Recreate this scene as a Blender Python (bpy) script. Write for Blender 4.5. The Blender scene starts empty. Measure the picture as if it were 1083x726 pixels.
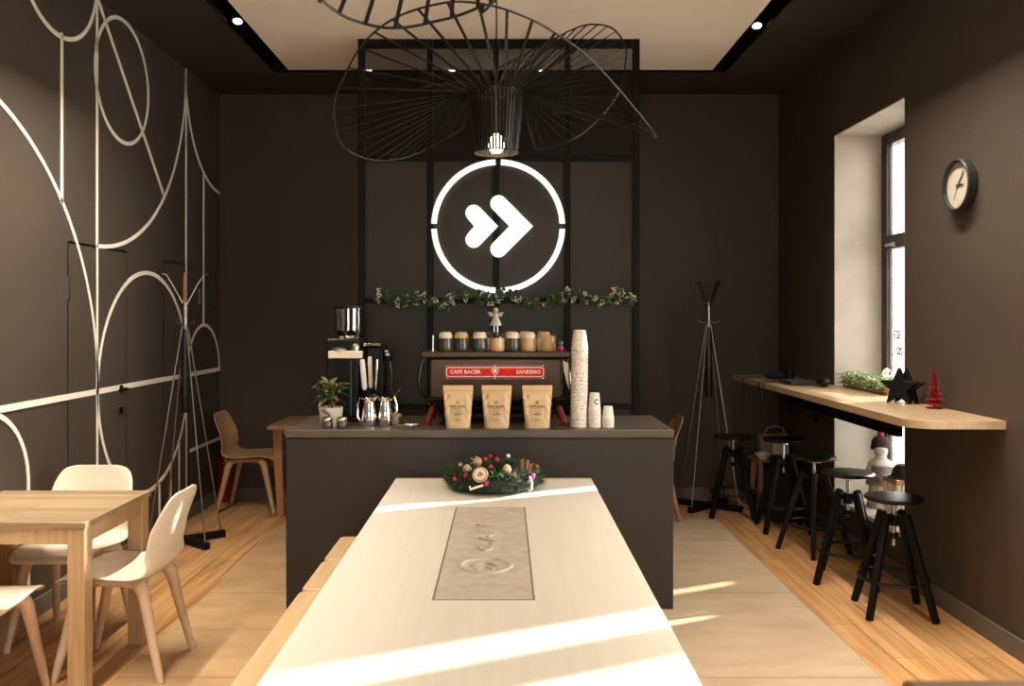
import bpy, math, random
from mathutils import Vector, Matrix, Euler
PI = math.pi
R = math.radians
rnd = random.Random(7)
scene = bpy.context.scene
COL = scene.collection

# ------------------------------------------------------------------ camera
# x right, y away from the camera, z up; eye height 1.6 m
W, H, F = 1083, 726, 930.0
HX, HY, EYE = 534.0, 335.0, 1.6
def P(px, py, y):
    return Vector(((px-HX)*y/F, y, EYE-(py-HY)*y/F))
cam = bpy.data.cameras.new('camera'); co = bpy.data.objects.new('camera', cam); COL.objects.link(co)
co.location = (0, 0, EYE); co.rotation_euler = (PI/2, 0, 0)
cam.sensor_width = 36; cam.lens = F/W*36
cam.shift_x = (W/2-HX)/W; cam.shift_y = -(H/2-HY)/W
cam.clip_start = .05; cam.clip_end = 200
cam.dof.use_dof = True; cam.dof.focus_distance = 4.4; cam.dof.aperture_fstop = 5.0
scene.camera = co

# ------------------------------------------------------------------ materials
def _new(name):
    m = bpy.data.materials.new(name); m.use_nodes = True
    nt = m.node_tree; nt.nodes.clear()
    out = nt.nodes.new('ShaderNodeOutputMaterial')
    b = nt.nodes.new('ShaderNodeBsdfPrincipled')
    nt.links.new(b.outputs[0], out.inputs[0])
    return m, nt, b, out
def mat(name, col, rough=.5, metal=0., var=.08, scale=8., bump=0., bscale=60., coat=0., stretch=None, spec=.5):
    """painted / plain surface with a little procedural variation"""
    m, nt, b, out = _new(name)
    N = nt.nodes; L = nt.links
    b.inputs['Roughness'].default_value = rough; b.inputs['Metallic'].default_value = metal
    b.inputs['Specular IOR Level'].default_value = spec
    if coat: b.inputs['Coat Weight'].default_value = coat; b.inputs['Coat Roughness'].default_value = .15
    tc = N.new('ShaderNodeTexCoord'); mp = N.new('ShaderNodeMapping'); L.new(tc.outputs['Object'], mp.inputs[0])
    if stretch: mp.inputs['Scale'].default_value = stretch
    no = N.new('ShaderNodeTexNoise'); no.inputs['Scale'].default_value = scale; no.inputs['Detail'].default_value = 4
    L.new(mp.outputs[0], no.inputs['Vector'])
    cr = N.new('ShaderNodeValToRGB')
    lo = [max(0, c*(1-var)) for c in col]; hi = [min(1, c*(1+var)) for c in col]
    cr.color_ramp.elements[0].position = .3; cr.color_ramp.elements[1].position = .7
    cr.color_ramp.elements[0].color = (*lo, 1); cr.color_ramp.elements[1].color = (*hi, 1)
    L.new(no.outputs['Fac'], cr.inputs[0]); L.new(cr.outputs[0], b.inputs['Base Color'])
    if bump:
        n2 = N.new('ShaderNodeTexNoise'); n2.inputs['Scale'].default_value = bscale; L.new(mp.outputs[0], n2.inputs['Vector'])
        bp = N.new('ShaderNodeBump'); bp.inputs['Strength'].default_value = bump; bp.inputs['Distance'].default_value = .01
        L.new(n2.outputs['Fac'], bp.inputs['Height']); L.new(bp.outputs[0], b.inputs['Normal'])
    return m
def emit(name, col, s):
    m = bpy.data.materials.new(name); m.use_nodes = True; nt = m.node_tree; nt.nodes.clear()
    out = nt.nodes.new('ShaderNodeOutputMaterial'); e = nt.nodes.new('ShaderNodeEmission')
    e.inputs[0].default_value = (*col, 1); e.inputs[1].default_value = s
    nt.links.new(e.outputs[0], out.inputs[0]); return m
def glassy(name, tint, rough=.03, base=.06):
    """thin pane: clear with a Fresnel gloss"""
    m = bpy.data.materials.new(name); m.use_nodes = True; nt = m.node_tree; nt.nodes.clear()
    out = nt.nodes.new('ShaderNodeOutputMaterial'); mx = nt.nodes.new('ShaderNodeMixShader')
    t = nt.nodes.new('ShaderNodeBsdfTransparent'); t.inputs[0].default_value = (*tint, 1)
    g = nt.nodes.new('ShaderNodeBsdfGlossy'); g.inputs['Roughness'].default_value = rough
    lw = nt.nodes.new('ShaderNodeLayerWeight'); lw.inputs[0].default_value = .25
    ad = nt.nodes.new('ShaderNodeMath'); ad.operation = 'ADD'; ad.inputs[1].default_value = base; ad.use_clamp = True
    mu = nt.nodes.new('ShaderNodeMath'); mu.operation = 'MULTIPLY'; mu.inputs[1].default_value = .7
    nt.links.new(lw.outputs['Fresnel'], mu.inputs[0]); nt.links.new(mu.outputs[0], ad.inputs[0])
    nt.links.new(ad.outputs[0], mx.inputs[0]); nt.links.new(t.outputs[0], mx.inputs[1]); nt.links.new(g.outputs[0], mx.inputs[2])
    nt.links.new(mx.outputs[0], out.inputs[0]); return m
def wood(name, c1, c2, axis='Y', plank=None, rough=.45, grain=1., seam=.5, coat=0., offs=(0, 0)):
    """wood with grain along axis; plank=(length, width) adds staves or boards"""
    m, nt, b, out = _new(name); N = nt.nodes; L = nt.links
    b.inputs['Roughness'].default_value = rough
    if coat: b.inputs['Coat Weight'].default_value = coat; b.inputs['Coat Roughness'].default_value = .2
    tc = N.new('ShaderNodeTexCoord'); mp = N.new('ShaderNodeMapping'); L.new(tc.outputs['Object'], mp.inputs[0])
    if axis == 'Y': mp.inputs['Rotation'].default_value = (0, 0, R(-90))
    if axis == 'Z': mp.inputs['Rotation'].default_value = (0, R(90), 0)
    mp.inputs['Location'].default_value = (offs[0], offs[1], 0)
    st = N.new('ShaderNodeMapping'); st.inputs['Scale'].default_value = (1.2, 22, 22); L.new(mp.outputs[0], st.inputs[0])
    no = N.new('ShaderNodeTexNoise'); no.inputs['Scale'].default_value = 2.2*grain; no.inputs['Detail'].default_value = 6
    no.inputs['Distortion'].default_value = .6; L.new(st.outputs[0], no.inputs['Vector'])
    cr = N.new('ShaderNodeValToRGB'); cr.color_ramp.elements[0].position = .32; cr.color_ramp.elements[1].position = .72
    cr.color_ramp.elements[0].color = (*c1, 1); cr.color_ramp.elements[1].color = (*c2, 1)
    L.new(no.outputs['Fac'], cr.inputs[0]); last = cr.outputs[0]
    if plank:
        br = N.new('ShaderNodeTexBrick'); L.new(mp.outputs[0], br.inputs['Vector'])
        br.inputs['Scale'].default_value = 1; br.inputs['Brick Width'].default_value = plank[0]; br.inputs['Row Height'].default_value = plank[1]
        br.inputs['Mortar Size'].default_value = plank[2] if len(plank) > 2 else .002; br.inputs['Mortar Smooth'].default_value = .1; br.inputs['Bias'].default_value = 0
        br.offset = .37; br.offset_frequency = 2
        br.inputs['Color1'].default_value = (1.18, 1.16, 1.14, 1); br.inputs['Color2'].default_value = (.78, .74, .7, 1); br.inputs['Mortar'].default_value = (1-seam, 1-seam, 1-seam, 1)
        mx = N.new('ShaderNodeMix'); mx.data_type = 'RGBA'; mx.blend_type = 'MULTIPLY'; mx.inputs['Factor'].default_value = 1
        L.new(last, mx.inputs['A']); L.new(br.outputs['Color'], mx.inputs['B']); last = mx.outputs['Result']
    L.new(last, b.inputs['Base Color'])
    bp = N.new('ShaderNodeBump'); bp.inputs['Strength'].default_value = .08; bp.inputs['Distance'].default_value = .005
    L.new(no.outputs['Fac'], bp.inputs['Height']); L.new(bp.outputs[0], b.inputs['Normal'])
    return m

M = {}
M['wall'] = mat('wall_paint', (.0555, .0415, .0305), .62, var=.06, scale=1.5, bump=.12, bscale=90)
M['ceil'] = mat('ceiling_paint', (.030, .022, .016), .7, var=.05, scale=2)
M['panel'] = mat('ceiling_white', (.90, .84, .74), .7, var=.02, scale=4, bump=.1, bscale=150)
M['trough'] = mat('trough_black', (.004, .004, .004), .35, var=.02)
M['reveal'] = mat('reveal_plaster', (.42, .38, .33), .7, var=.08, scale=5, bump=.1)
M['sill'] = mat('sill_stone', (.66, .62, .56), .5, var=.06)
M['base'] = mat('baseboard_grey', (.13, .112, .096), .55, var=.05)
M['black'] = mat('black_metal', (.006, .0055, .005), .5, var=.1, spec=.14)
M['blackgloss'] = mat('black_lacquer', (.005, .0046, .0042), .34, var=.1, spec=.28)
M['blackmatt'] = mat('black_fabric', (.010, .009, .009), .8, var=.2, scale=40)
M['counter'] = mat('counter_charcoal', (.0195, .0142, .0105), .48, var=.08, scale=3, bump=.03)
M['countertop'] = mat('counter_top', (.088, .070, .054), .36, var=.12, scale=9)
M['screenpanel'] = mat('screen_panel', (.015, .011, .0075), .5, var=.06, scale=2)
M['line'] = mat('mural_white', (.86, .80, .71), .5, var=.03)
M['chrome'] = mat('chrome', (.80, .77, .72), .13, 1., var=.02)
M['steel'] = mat('brushed_steel', (.55, .52, .48), .3, 1., var=.06, scale=30)
M['rod'] = mat('rod_steel', (.30, .27, .235), .3, 1., var=.03)
M['bronze'] = mat('bronze_panel', (.060, .038, .022), .36, .6, var=.1, scale=6, stretch=(1, 1, 14))
M['red'] = mat('sign_red', (.70, .018, .008), .5, var=.03, spec=.15)
M['darkred'] = mat('dark_red', (.19, .006, .007), .32, var=.05, coat=.25)
M['redbrush'] = mat('red_bristle', (.42, .013, .016), .6, var=.2, scale=80)
M['cream'] = mat('cream', (.78, .69, .56), .45, var=.04)
M['white'] = mat('white', (.86, .82, .76), .4, var=.03)
M['paper'] = mat('cup_paper', (.83, .78, .70), .6, var=.03)
M['kraft'] = mat('kraft_paper', (.70, .49, .28), .55, var=.12, scale=14, bump=.35, bscale=22)
M['ink'] = mat('print_ink', (.035, .022, .014), .6, var=.05)
M['shell'] = wood('chair_composite', (.69, .575, .445), (.76, .645, .51), 'Y', rough=.30, grain=2.2, coat=.25)
M['chairleg'] = wood('chair_leg', (.53, .385, .26), (.62, .47, .33), 'Z', rough=.4, grain=2)
M['warmlitshell'] = wood('chair_beige_warm_lit', (.46, .275, .135), (.56, .36, .19), 'Y', rough=.36, grain=2)  # beige chair tinted tan: warm corner light put into the colour
M['brownshell'] = wood('chair_brown', (.33, .17, .085), (.42, .23, .12), 'Y', rough=.42, grain=2)
M['oak'] = wood('oak_staves', (.27, .19, .10), (.35, .26, .155), 'X', (.55, .062, .0012), rough=.4, seam=.35)
M['oakleg'] = wood('oak_leg', (.38, .25, .13), (.47, .325, .18), 'Z', rough=.45)
M['bleached'] = wood('bleached_oak', (.775, .715, .61), (.82, .76, .655), 'Y', rough=.42, grain=.8)
M['edge'] = wood('oak_edge', (.60, .43, .25), (.68, .51, .32), 'X', rough=.45)
M['bench'] = wood('bench_oak', (.56, .37, .195), (.66, .46, .265), 'Y', rough=.42)
M['bar'] = wood('bar_oak', (.37, .25, .14), (.45, .32, .195), 'Y', rough=.34, coat=.2)
M['stoolwood'] = wood('stool_wood', (.36, .19, .09), (.46, .26, .13), 'Z', rough=.5)
M['standwood'] = wood('stand_wood', (.20, .14, .085), (.27, .19, .12), 'X', rough=.5)
M['planks'] = wood('floor_planks', (.42, .20, .070), (.66, .41, .19), 'Y', (1.22, .162, .0022), rough=.33, seam=.72, grain=.55, offs=(.31, .035))
M['concrete'] = mat('concrete', (.55, .48, .385), .55, var=.13, scale=22, bump=.15, bscale=60)
M['green'] = mat('leaf_green', (.035, .085, .022), .45, var=.4, scale=30)
M['fir'] = mat('fir_green', (.010, .026, .010), .6, var=.4, scale=60)
M['sage'] = mat('sage_green', (.13, .24, .12), .6, var=.3, scale=40)
M['palegreen'] = mat('pale_green', (.16, .27, .09), .5, var=.4, scale=50)
M['olive'] = mat('olive_leaf', (.12, .13, .035), .45, var=.4, scale=30)
M['maroon'] = mat('maroon_leaf', (.10, .008, .008), .5, var=.3, scale=30)
M['leafedge'] = mat('leaf_edge', (.80, .74, .64), .5, var=.1, scale=40)
M['stone'] = mat('statue_stone', (.56, .52, .46), .8, var=.2, scale=18, bump=.5, bscale=40)
M['greystone'] = mat('statue_coat', (.20, .18, .175), .85, var=.3, scale=30, bump=.5, bscale=60)
M['knit'] = mat('dark_knit', (.022, .012, .016), .9, var=.3, scale=60, bump=.6, bscale=120)
M['redknit'] = mat('red_knit', (.45, .02, .04), .9, var=.3, scale=60, bump=.6, bscale=120)
M['grey'] = mat('grey_cloth', (.23, .205, .18), .85, var=.15, scale=30)
M['pink'] = mat('pink_bauble', (.62, .05, .22), .25, var=.05)
M['berry'] = mat('red_berry', (.48, .02, .02), .3, var=.1)
M['tan'] = mat('tan_wood', (.55, .36, .19), .6, var=.2, scale=40)
M['cinnamon'] = mat('cinnamon', (.25, .10, .035), .7, var=.3, scale=40)
M['tancup'] = mat('tan_glaze', (.62, .40, .20), .3, var=.12, scale=20, coat=.4)
M['darkcup'] = mat('dark_glaze', (.055, .045, .036), .3, var=.2, scale=20, coat=.4)
M['teal'] = mat('teal', (.03, .22, .20), .4)
M['bounceground'] = mat('bounce_ground', (.80, .79, .77), .9, var=.1, scale=3)  # ground made near-white to bounce daylight up to the ceiling
M['sunblocker'] = mat('sun_blocker_plaster', (.55, .50, .44), .9, var=.08, scale=2)
M['darkframe'] = mat('window_frame', (.030, .017, .012), .4, var=.1)
M['glass'] = glassy('window_glass', (.97, .97, .96), base=.02)
M['hopper'] = glassy('hopper_glass', (.62, .60, .57), rough=.08, base=.12)
M['led'] = emit('led_white', (1, .955, .88), 1.35)
M['lens'] = emit('spot_lens', (1, .93, .82), 5)
M['bulb'] = emit('bulb_glow', (1, .78, .50), 9)
M['joint'] = mat('slab_joint', (.17, .12, .075), .7)
M['clockface'] = mat('clock_face', (.47, .42, .35), .5, var=.03)
M['clockrim'] = mat('clock_rim', (.014, .017, .013), .35, var=.1)
M['shadeinner'] = mat('shade_inner', (.10, .055, .025), .3, .6)

def floor_tiles():
    m, nt, b, out = _new('floor_tiles'); N = nt.nodes; L = nt.links
    b.inputs['Roughness'].default_value = .42
    tc = N.new('ShaderNodeTexCoord'); sp = N.new('ShaderNodeSeparateXYZ'); L.new(tc.outputs['Object'], sp.inputs[0])
    def mth(op, a, bb=None, clamp=False):
        n = N.new('ShaderNodeMath'); n.operation = op; n.use_clamp = clamp
        for i, s in enumerate((a, bb)):
            if s is None: continue
            if isinstance(s, (int, float)): n.inputs[i].default_value = s
            else: L.new(s, n.inputs[i])
        return n.outputs[0]
    def lines(src, period, off, w):
        f = mth('FRACT', mth('DIVIDE', mth('SUBTRACT', src, off), period))
        dd = mth('MULTIPLY', mth('MINIMUM', f, mth('SUBTRACT', 1.0, f)), period)
        return mth('LESS_THAN', dd, w)
    x, y = sp.outputs[0], sp.outputs[1]
    big = lines(y, 1.195, 5.09, .0028); half = lines(y, .5975, 5.09, .0022)
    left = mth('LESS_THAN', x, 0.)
    seam = mth('MAXIMUM', big, mth('MULTIPLY', half, left))
    seam = mth('MAXIMUM', seam, lines(x, 1.13, -1.72, .002))
    mp = N.new('ShaderNodeMapping'); L.new(tc.outputs['Object'], mp.inputs[0]); mp.inputs['Scale'].default_value = (.8, 1.6, 1)
    n1 = N.new('ShaderNodeTexNoise'); n1.inputs['Scale'].default_value = 3.5; n1.inputs['Detail'].default_value = 8; n1.inputs['Roughness'].default_value = .62; L.new(mp.outputs[0], n1.inputs['Vector'])
    cr = N.new('ShaderNodeValToRGB'); cr.color_ramp.elements[0].position = .3; cr.color_ramp.elements[1].position = .72
    cr.color_ramp.elements[0].color = (.40, .29, .185, 1); cr.color_ramp.elements[1].color = (.55, .43, .295, 1)
    L.new(n1.outputs['Fac'], cr.inputs[0])
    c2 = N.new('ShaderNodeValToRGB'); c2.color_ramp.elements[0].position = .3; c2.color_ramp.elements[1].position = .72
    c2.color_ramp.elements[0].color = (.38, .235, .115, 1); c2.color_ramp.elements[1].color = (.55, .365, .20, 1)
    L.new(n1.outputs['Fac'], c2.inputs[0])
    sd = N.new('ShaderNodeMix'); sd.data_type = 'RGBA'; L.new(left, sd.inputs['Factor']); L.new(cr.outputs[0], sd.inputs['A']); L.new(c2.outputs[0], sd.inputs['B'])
    mx = N.new('ShaderNodeMix'); mx.data_type = 'RGBA'; L.new(seam, mx.inputs['Factor']); L.new(sd.outputs['Result'], mx.inputs['A']); mx.inputs['B'].default_value = (.13, .08, .045, 1)
    L.new(mx.outputs['Result'], b.inputs['Base Color'])
    return m
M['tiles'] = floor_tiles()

def speckle():
    m, nt, b, out = _new('speckled_paper'); N = nt.nodes; L = nt.links
    b.inputs['Roughness'].default_value = .55
    tc = N.new('ShaderNodeTexCoord'); oi = N.new('ShaderNodeObjectInfo')
    ad = N.new('ShaderNodeVectorMath'); ad.operation = 'ADD'; L.new(tc.outputs['Object'], ad.inputs[0]); L.new(oi.outputs['Location'], ad.inputs[1])
    vo = N.new('ShaderNodeTexVoronoi'); vo.inputs['Scale'].default_value = 70; L.new(ad.outputs[0], vo.inputs['Vector'])
    cr = N.new('ShaderNodeValToRGB'); cr.color_ramp.interpolation = 'CONSTANT'
    cr.color_ramp.elements[0].color = (.12, .09, .07, 1); cr.color_ramp.elements[1].position = .22; cr.color_ramp.elements[1].color = (.82, .76, .68, 1)
    L.new(vo.outputs['Distance'], cr.inputs[0]); L.new(cr.outputs[0], b.inputs['Base Color'])
    return m
M['speckle'] = speckle()

# ------------------------------------------------------------------ mesh building
class MB:
    def __init__(s): s.v = []; s.f = []; s.m = []; s.k = 0
    def face(s, *ix): s.f.append(tuple(ix)); s.m.append(s.k)
    def add(s, vs, fs, X=None):
        b = len(s.v)
        for p in vs:
            p = Vector(p); s.v.append(X @ p if X is not None else p)
        for f in fs: s.f.append(tuple(b+i for i in f)); s.m.append(s.k)
        return s
    def box(s, x0, x1, y0, y1, z0, z1, X=None):
        return s.add([(x0,y0,z0),(x1,y0,z0),(x1,y1,z0),(x0,y1,z0),(x0,y0,z1),(x1,y0,z1),(x1,y1,z1),(x0,y1,z1)],
                     [(0,3,2,1),(4,5,6,7),(0,1,5,4),(1,2,6,5),(2,3,7,6),(3,0,4,7)], X)
    def beam(s, a, b, w0, d0=None, w1=None, d1=None, up=(0,0,1)):
        a, b = Vector(a), Vector(b); d0 = d0 or w0; w1 = w1 or w0; d1 = d1 or (d0 if w1 == w0 else d0*w1/w0)
        z = (b-a).normalized(); u = Vector(up)
        if abs(z.dot(u)) > .98: u = Vector((0,1,0))
        x = u.cross(z).normalized(); y = z.cross(x)
        vs = []
        for p, w, d in ((a, w0, d0), (b, w1, d1)):
            for sx, sy in ((-1,-1),(1,-1),(1,1),(-1,1)): vs.append(p+x*sx*w/2+y*sy*d/2)
        return s.add(vs, [(0,3,2,1),(4,5,6,7),(0,1,5,4),(1,2,6,5),(2,3,7,6),(3,0,4,7)])
    def tube(s, pts, r, n=8, closed=False):
        pts = [Vector(p) for p in pts]; k = len(pts); rs = r if isinstance(r, (list, tuple)) else [r]*k
        prev = None; rings = []
        for i, p in enumerate(pts):
            if closed: t = pts[(i+1) % k]-pts[i-1]
            else: t = pts[min(i+1, k-1)]-pts[max(i-1, 0)]
            t = t.normalized() if t.length > 1e-9 else Vector((0,0,1))
            if prev is None:
                u = Vector((0,0,1)) if abs(t.z) < .9 else Vector((1,0,0))
                x = u.cross(t).normalized()
            else:
                x = prev - t*prev.dot(t)
                x = x.normalized() if x.length > 1e-6 else t.orthogonal().normalized()
            prev = x; y = t.cross(x); b = len(s.v)
            for j in range(n):
                a = 2*PI*j/n; s.v.append(p + (x*math.cos(a)+y*math.sin(a))*rs[i])
            rings.append(b)
        for i in range(k if closed else k-1):
            a, b = rings[i], rings[(i+1) % k]
            for j in range(n): s.face(a+j, a+(j+1) % n, b+(j+1) % n, b+j)
        if not closed:
            s.face(*[rings[0]+j for j in reversed(range(n))]); s.face(*[rings[-1]+j for j in range(n)])
        return s
    def lathe(s, prof, n=24, X=None, sx=1., sy=1.):
        """profile of (radius, z); closed at the axis where radius is 0"""
        rings = []
        for r, z in prof:
            b = len(s.v)
            if r < 1e-7:
                p = Vector((0,0,z)); s.v.append(X @ p if X is not None else p); rings.append((b, 1))
            else:
                for j in range(n):
                    a = 2*PI*j/n; p = Vector((r*math.cos(a)*sx, r*math.sin(a)*sy, z)); s.v.append(X @ p if X is not None else p)
                rings.append((b, n))
        for (a, na), (b, nb) in zip(rings, rings[1:]):
            for j in range(n):
                j2 = (j+1) % n
                if na == 1 and nb == 1: continue
                if na == 1: s.face(a, b+j2, b+j)
                elif nb == 1: s.face(a+j, a+j2, b)
                else: s.face(a+j, a+j2, b+j2, b+j)
        return s
    def ball(s, c, r, n=12, sx=1., sy=1., sz=1.):
        k = max(5, n//2+1)
        prof = [(math.sin(PI*i/k)*r, -math.cos(PI*i/k)*r*sz) for i in range(k+1)]
        prof[0] = (0, -r*sz); prof[-1] = (0, r*sz)
        return s.lathe(prof, n, Matrix.Translation(c), sx, sy)
    def ext(s, pts, t, X=None):
        """2-D outline (counter-clockwise in xy) extruded 0..t along z"""
        n = len(pts); vs = [(x,y,0) for x,y in pts]+[(x,y,t) for x,y in pts]
        fs = [tuple(reversed(range(n))), tuple(range(n, 2*n))]+[(i, (i+1) % n, n+(i+1) % n, n+i) for i in range(n)]
        return s.add(vs, fs, X)
    def grid(s, rows, flip=False):
        b = len(s.v); n = len(rows[0])
        for r in rows: s.v.extend(Vector(p) for p in r)
        for i in range(len(rows)-1):
            for j in range(n-1):
                q = (b+i*n+j, b+i*n+j+1, b+(i+1)*n+j+1, b+(i+1)*n+j)
                s.face(*(reversed(q) if flip else q))
        return s
    def leaf(s, p, d, up, l, w, fold=.25, droop=.15, lift=0.):
        p = Vector(p); d = Vector(d).normalized(); x = d.cross(Vector(up))
        x = x.normalized() if x.length > 1e-5 else d.orthogonal().normalized()
        n = x.cross(d); b = len(s.v); p = p+n*lift
        s.v += [p, p+d*l*.35-x*w/2+n*w*fold, p+d*l*.4, p+d*l*.35+x*w/2+n*w*fold, p+d*l*.72-x*w*.32+n*(w*fold*.6-l*droop*.4), p+d*l*.75-n*l*droop*.4, p+d*l*.72+x*w*.32+n*(w*fold*.6-l*droop*.4), p+d*l-n*l*droop]
        for q in ((0,1,2),(0,2,3),(1,4,5,2),(2,5,6,3),(4,7,5),(5,7,6)): s.face(*[b+i for i in q])
        return s
    def build(s, name, m, parent=None, loc=(0,0,0), rot=(0,0,0), bevel=0., smooth=35, solid=0., sub=0, bseg=2):
        me = bpy.data.meshes.new(name); me.from_pydata([tuple(v) for v in s.v], [], s.f)
        ms = m if isinstance(m, (list, tuple)) else [m]
        for q in ms: me.materials.append(q)
        if len(ms) > 1: me.polygons.foreach_set('material_index', s.m)
        if smooth:
            me.polygons.foreach_set('use_smooth', [True]*len(me.polygons))
            me.set_sharp_from_angle(angle=R(smooth))
        me.update()
        o = bpy.data.objects.new(name, me); COL.objects.link(o); o.location = loc; o.rotation_euler = rot
        if parent: o.parent = parent
        if solid:
            q = o.modifiers.new('thickness', 'SOLIDIFY'); q.thickness = solid; q.offset = 0
        if bevel:
            q = o.modifiers.new('bevel', 'BEVEL'); q.width = bevel; q.segments = bseg; q.limit_method = 'ANGLE'; q.angle_limit = R(40)
        if sub:
            q = o.modifiers.new('smooth', 'SUBSURF'); q.levels = sub; q.render_levels = sub
        return o

def tag(o, label, cat, group=None, kind=None):
    o['label'] = label; o['category'] = cat
    if group: o['group'] = group
    if kind: o['kind'] = kind
    return o
def struct(o, label, cat): return tag(o, label, cat, None, 'structure')
def thing(name, label, cat, loc=(0,0,0), rz=0., group=None):
    o = bpy.data.objects.new(name, None); COL.objects.link(o); o.empty_display_size = .1
    o.location = loc; o.rotation_euler = (0,0,rz)
    return tag(o, label, cat, group)
def dup(root, loc, rz=None, label=None, group=None):
    def rec(o, par):
        c = o.copy(); COL.objects.link(c)
        if par is not None: c.parent = par
        for ch in list(o.children): rec(ch, c)
        return c
    r = rec(root, None); r.location = loc
    if rz is not None: r.rotation_euler = (0,0,rz)
    if label: r['label'] = label
    if group: r['group'] = group
    return r
def arc(cx, cy, r, a0, a1, n):
    return [(cx+r*math.cos(a0+(a1-a0)*i/n), cy+r*math.sin(a0+(a1-a0)*i/n)) for i in range(n+1)]
def rrect(x0, x1, y0, y1, r, n=5):
    return (arc(x1-r, y0+r, r, -PI/2, 0, n)+arc(x1-r, y1-r, r, 0, PI/2, n)+arc(x0+r, y1-r, r, PI/2, PI, n)+arc(x0+r, y0+r, r, PI, 1.5*PI, n))
def crom(pts, n, closed=False):
    pts = [Vector(p) for p in pts]; k = len(pts); out = []
    for i in range(k if closed else k-1):
        g = (lambda j: pts[j % k]) if closed else (lambda j: pts[max(0, min(k-1, j))])
        a, b, c, d = g(i-1), g(i), g(i+1), g(i+2)
        for j in range(n):
            t = j/n
            out.append(.5*((2*b)+(c-a)*t+(2*a-5*b+4*c-d)*t*t+(3*b-a-3*c+d)*t**3))
    if not closed: out.append(pts[-1])
    return out
def text(mb, body, size, fn, ex=.0006, bold=0., spacing=1.):
    """letters laid out in 2-D, placed by fn(x, y, z)"""
    cu = bpy.data.curves.new('lettering_source', 'FONT'); cu.body = body; cu.size = size; cu.extrude = ex; cu.resolution_u = 3
    cu.align_x = 'CENTER'; cu.align_y = 'CENTER'; cu.offset = bold; cu.space_character = spacing
    o = bpy.data.objects.new('lettering_source', cu); COL.objects.link(o)
    dg = bpy.context.evaluated_depsgraph_get(); dg.update()
    me = bpy.data.meshes.new_from_object(o.evaluated_get(dg))
    mb.add([fn(*v.co) for v in me.vertices], [tuple(p.vertices) for p in me.polygons])
    bpy.data.objects.remove(o); bpy.data.curves.remove(cu); bpy.data.meshes.remove(me)
FRONT = Matrix(((1,0,0,0),(0,0,-1,0),(0,1,0,0),(0,0,0,1)))      # xy outline -> upright, facing the camera (-y)
def front(x, y, z): return Matrix.Translation((x,y,z)) @ FRONT

# ================================================================== THE SETTING
XL, XR, YB, YF, ZC = -2.5, 2.4, 7.71, -1.6, 3.55
XG = 2.76                                                     # glass plane of the right-hand windows
T = .4
mb = MB()
mb.k = 0; mb.box(-1.72, 1.67, YF, 7.0, -.1, 0)
mb.k = 1
mb.box(XL-T, -1.72, YF, YB, -.1, 0); mb.box(1.67, XR+T, YF, YB, -.1, 0); mb.box(-1.72, 1.67, 7.0, YB, -.1, 0)
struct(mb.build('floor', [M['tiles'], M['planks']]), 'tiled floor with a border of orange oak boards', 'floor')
struct(MB().box(XL-T, XL, YF-T, YB+T, -.1, 4).build('wall_left', M['wall']), 'dark brown painted wall on the mural side', 'wall')
struct(MB().box(XL, XR, YB, YB+T, -.1, 4).build('wall_back', M['wall']), 'dark brown painted wall behind the counter', 'wall')
# right wall with two window openings
W1 = (5.28, 6.41, .27, 2.92); W2 = (1.4, 3.95, .5, 2.62)
def wall_with_openings(x0, x1, y0, y1, z0, z1, ops):
    mb = MB(); y = y0
    for a, b, c, d in sorted(ops):
        mb.box(x0, x1, y, a, z0, z1); mb.box(x0, x1, a, b, z0, c); mb.box(x0, x1, a, b, d, z1); y = b
    mb.box(x0, x1, y, y1, z0, z1); return mb
struct(wall_with_openings(XR, XG+.03, YF-T, YB+T, -.1, 4, [W1, W2]).build('wall_right', M['wall']), 'dark brown painted wall on the bar side', 'wall')
# shop front behind the camera
WF = (-1.0, .9, 1.0, 2.5)
mb = MB()
mb.box(XL, WF[0], YF-T, YF, -.1, 4); mb.box(WF[1], XR, YF-T, YF, -.1, 4); mb.box(WF[0], WF[1], YF-T, YF, -.1, WF[2]); mb.box(WF[0], WF[1], YF-T, YF, WF[3], 4)
struct(mb.build('wall_front', M['wall']), 'dark wall around the shop front behind the camera', 'wall')
# ceiling: dark soffit, black trough, pale panel
TX0, TX1, TY0, TY1 = -1.85, 1.77, -.6, 7.03
PX0, PX1, PY0, PY1 = -1.71, 1.64, -.46, 6.95
mb = MB(); z0, z1 = ZC, ZC+.25
mb.box(XL, TX0, YF, YB, z0, z1); mb.box(TX1, XR, YF, YB, z0, z1); mb.box(TX0, TX1, TY1, YB, z0, z1); mb.box(TX0, TX1, YF, TY0, z0, z1)
mb.box(XL, XR, YF, YB, z1, z1+.05)
struct(mb.build('ceiling', M['ceil']), 'dark painted ceiling around the pale panel', 'ceiling')
mb = MB()
e = .012
mb.box(TX0, TX0+e, TY0, TY1, ZC-.002, ZC+.18); mb.box(TX1-e, TX1, TY0, TY1, ZC-.002, ZC+.18)
mb.box(TX0+e, TX1-e, TY1-e, TY1, ZC-.002, ZC+.18); mb.box(TX0+e, TX1-e, TY0, TY0+e, ZC-.002, ZC+.18)
mb.box(TX0, TX1, TY0, TY1, ZC+.18, ZC+.2)
mb.box(PX0-.004, PX0, PY0, PY1, ZC+.012, ZC+.18); mb.box(PX1, PX1+.004, PY0, PY1, ZC+.012, ZC+.18); mb.box(PX0, PX1, PY1, PY1+.004, ZC+.012, ZC+.18)
struct(mb.build('trim_1', M['trough']), 'black recessed light trough around the ceiling panel', 'ceiling trough')
struct(MB().box(PX0, PX1, PY0, PY1, ZC, ZC+.1).build('ceiling_panel', M['panel']), 'pale flat ceiling panel in the middle of the room', 'ceiling panel')
bh = .10
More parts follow.
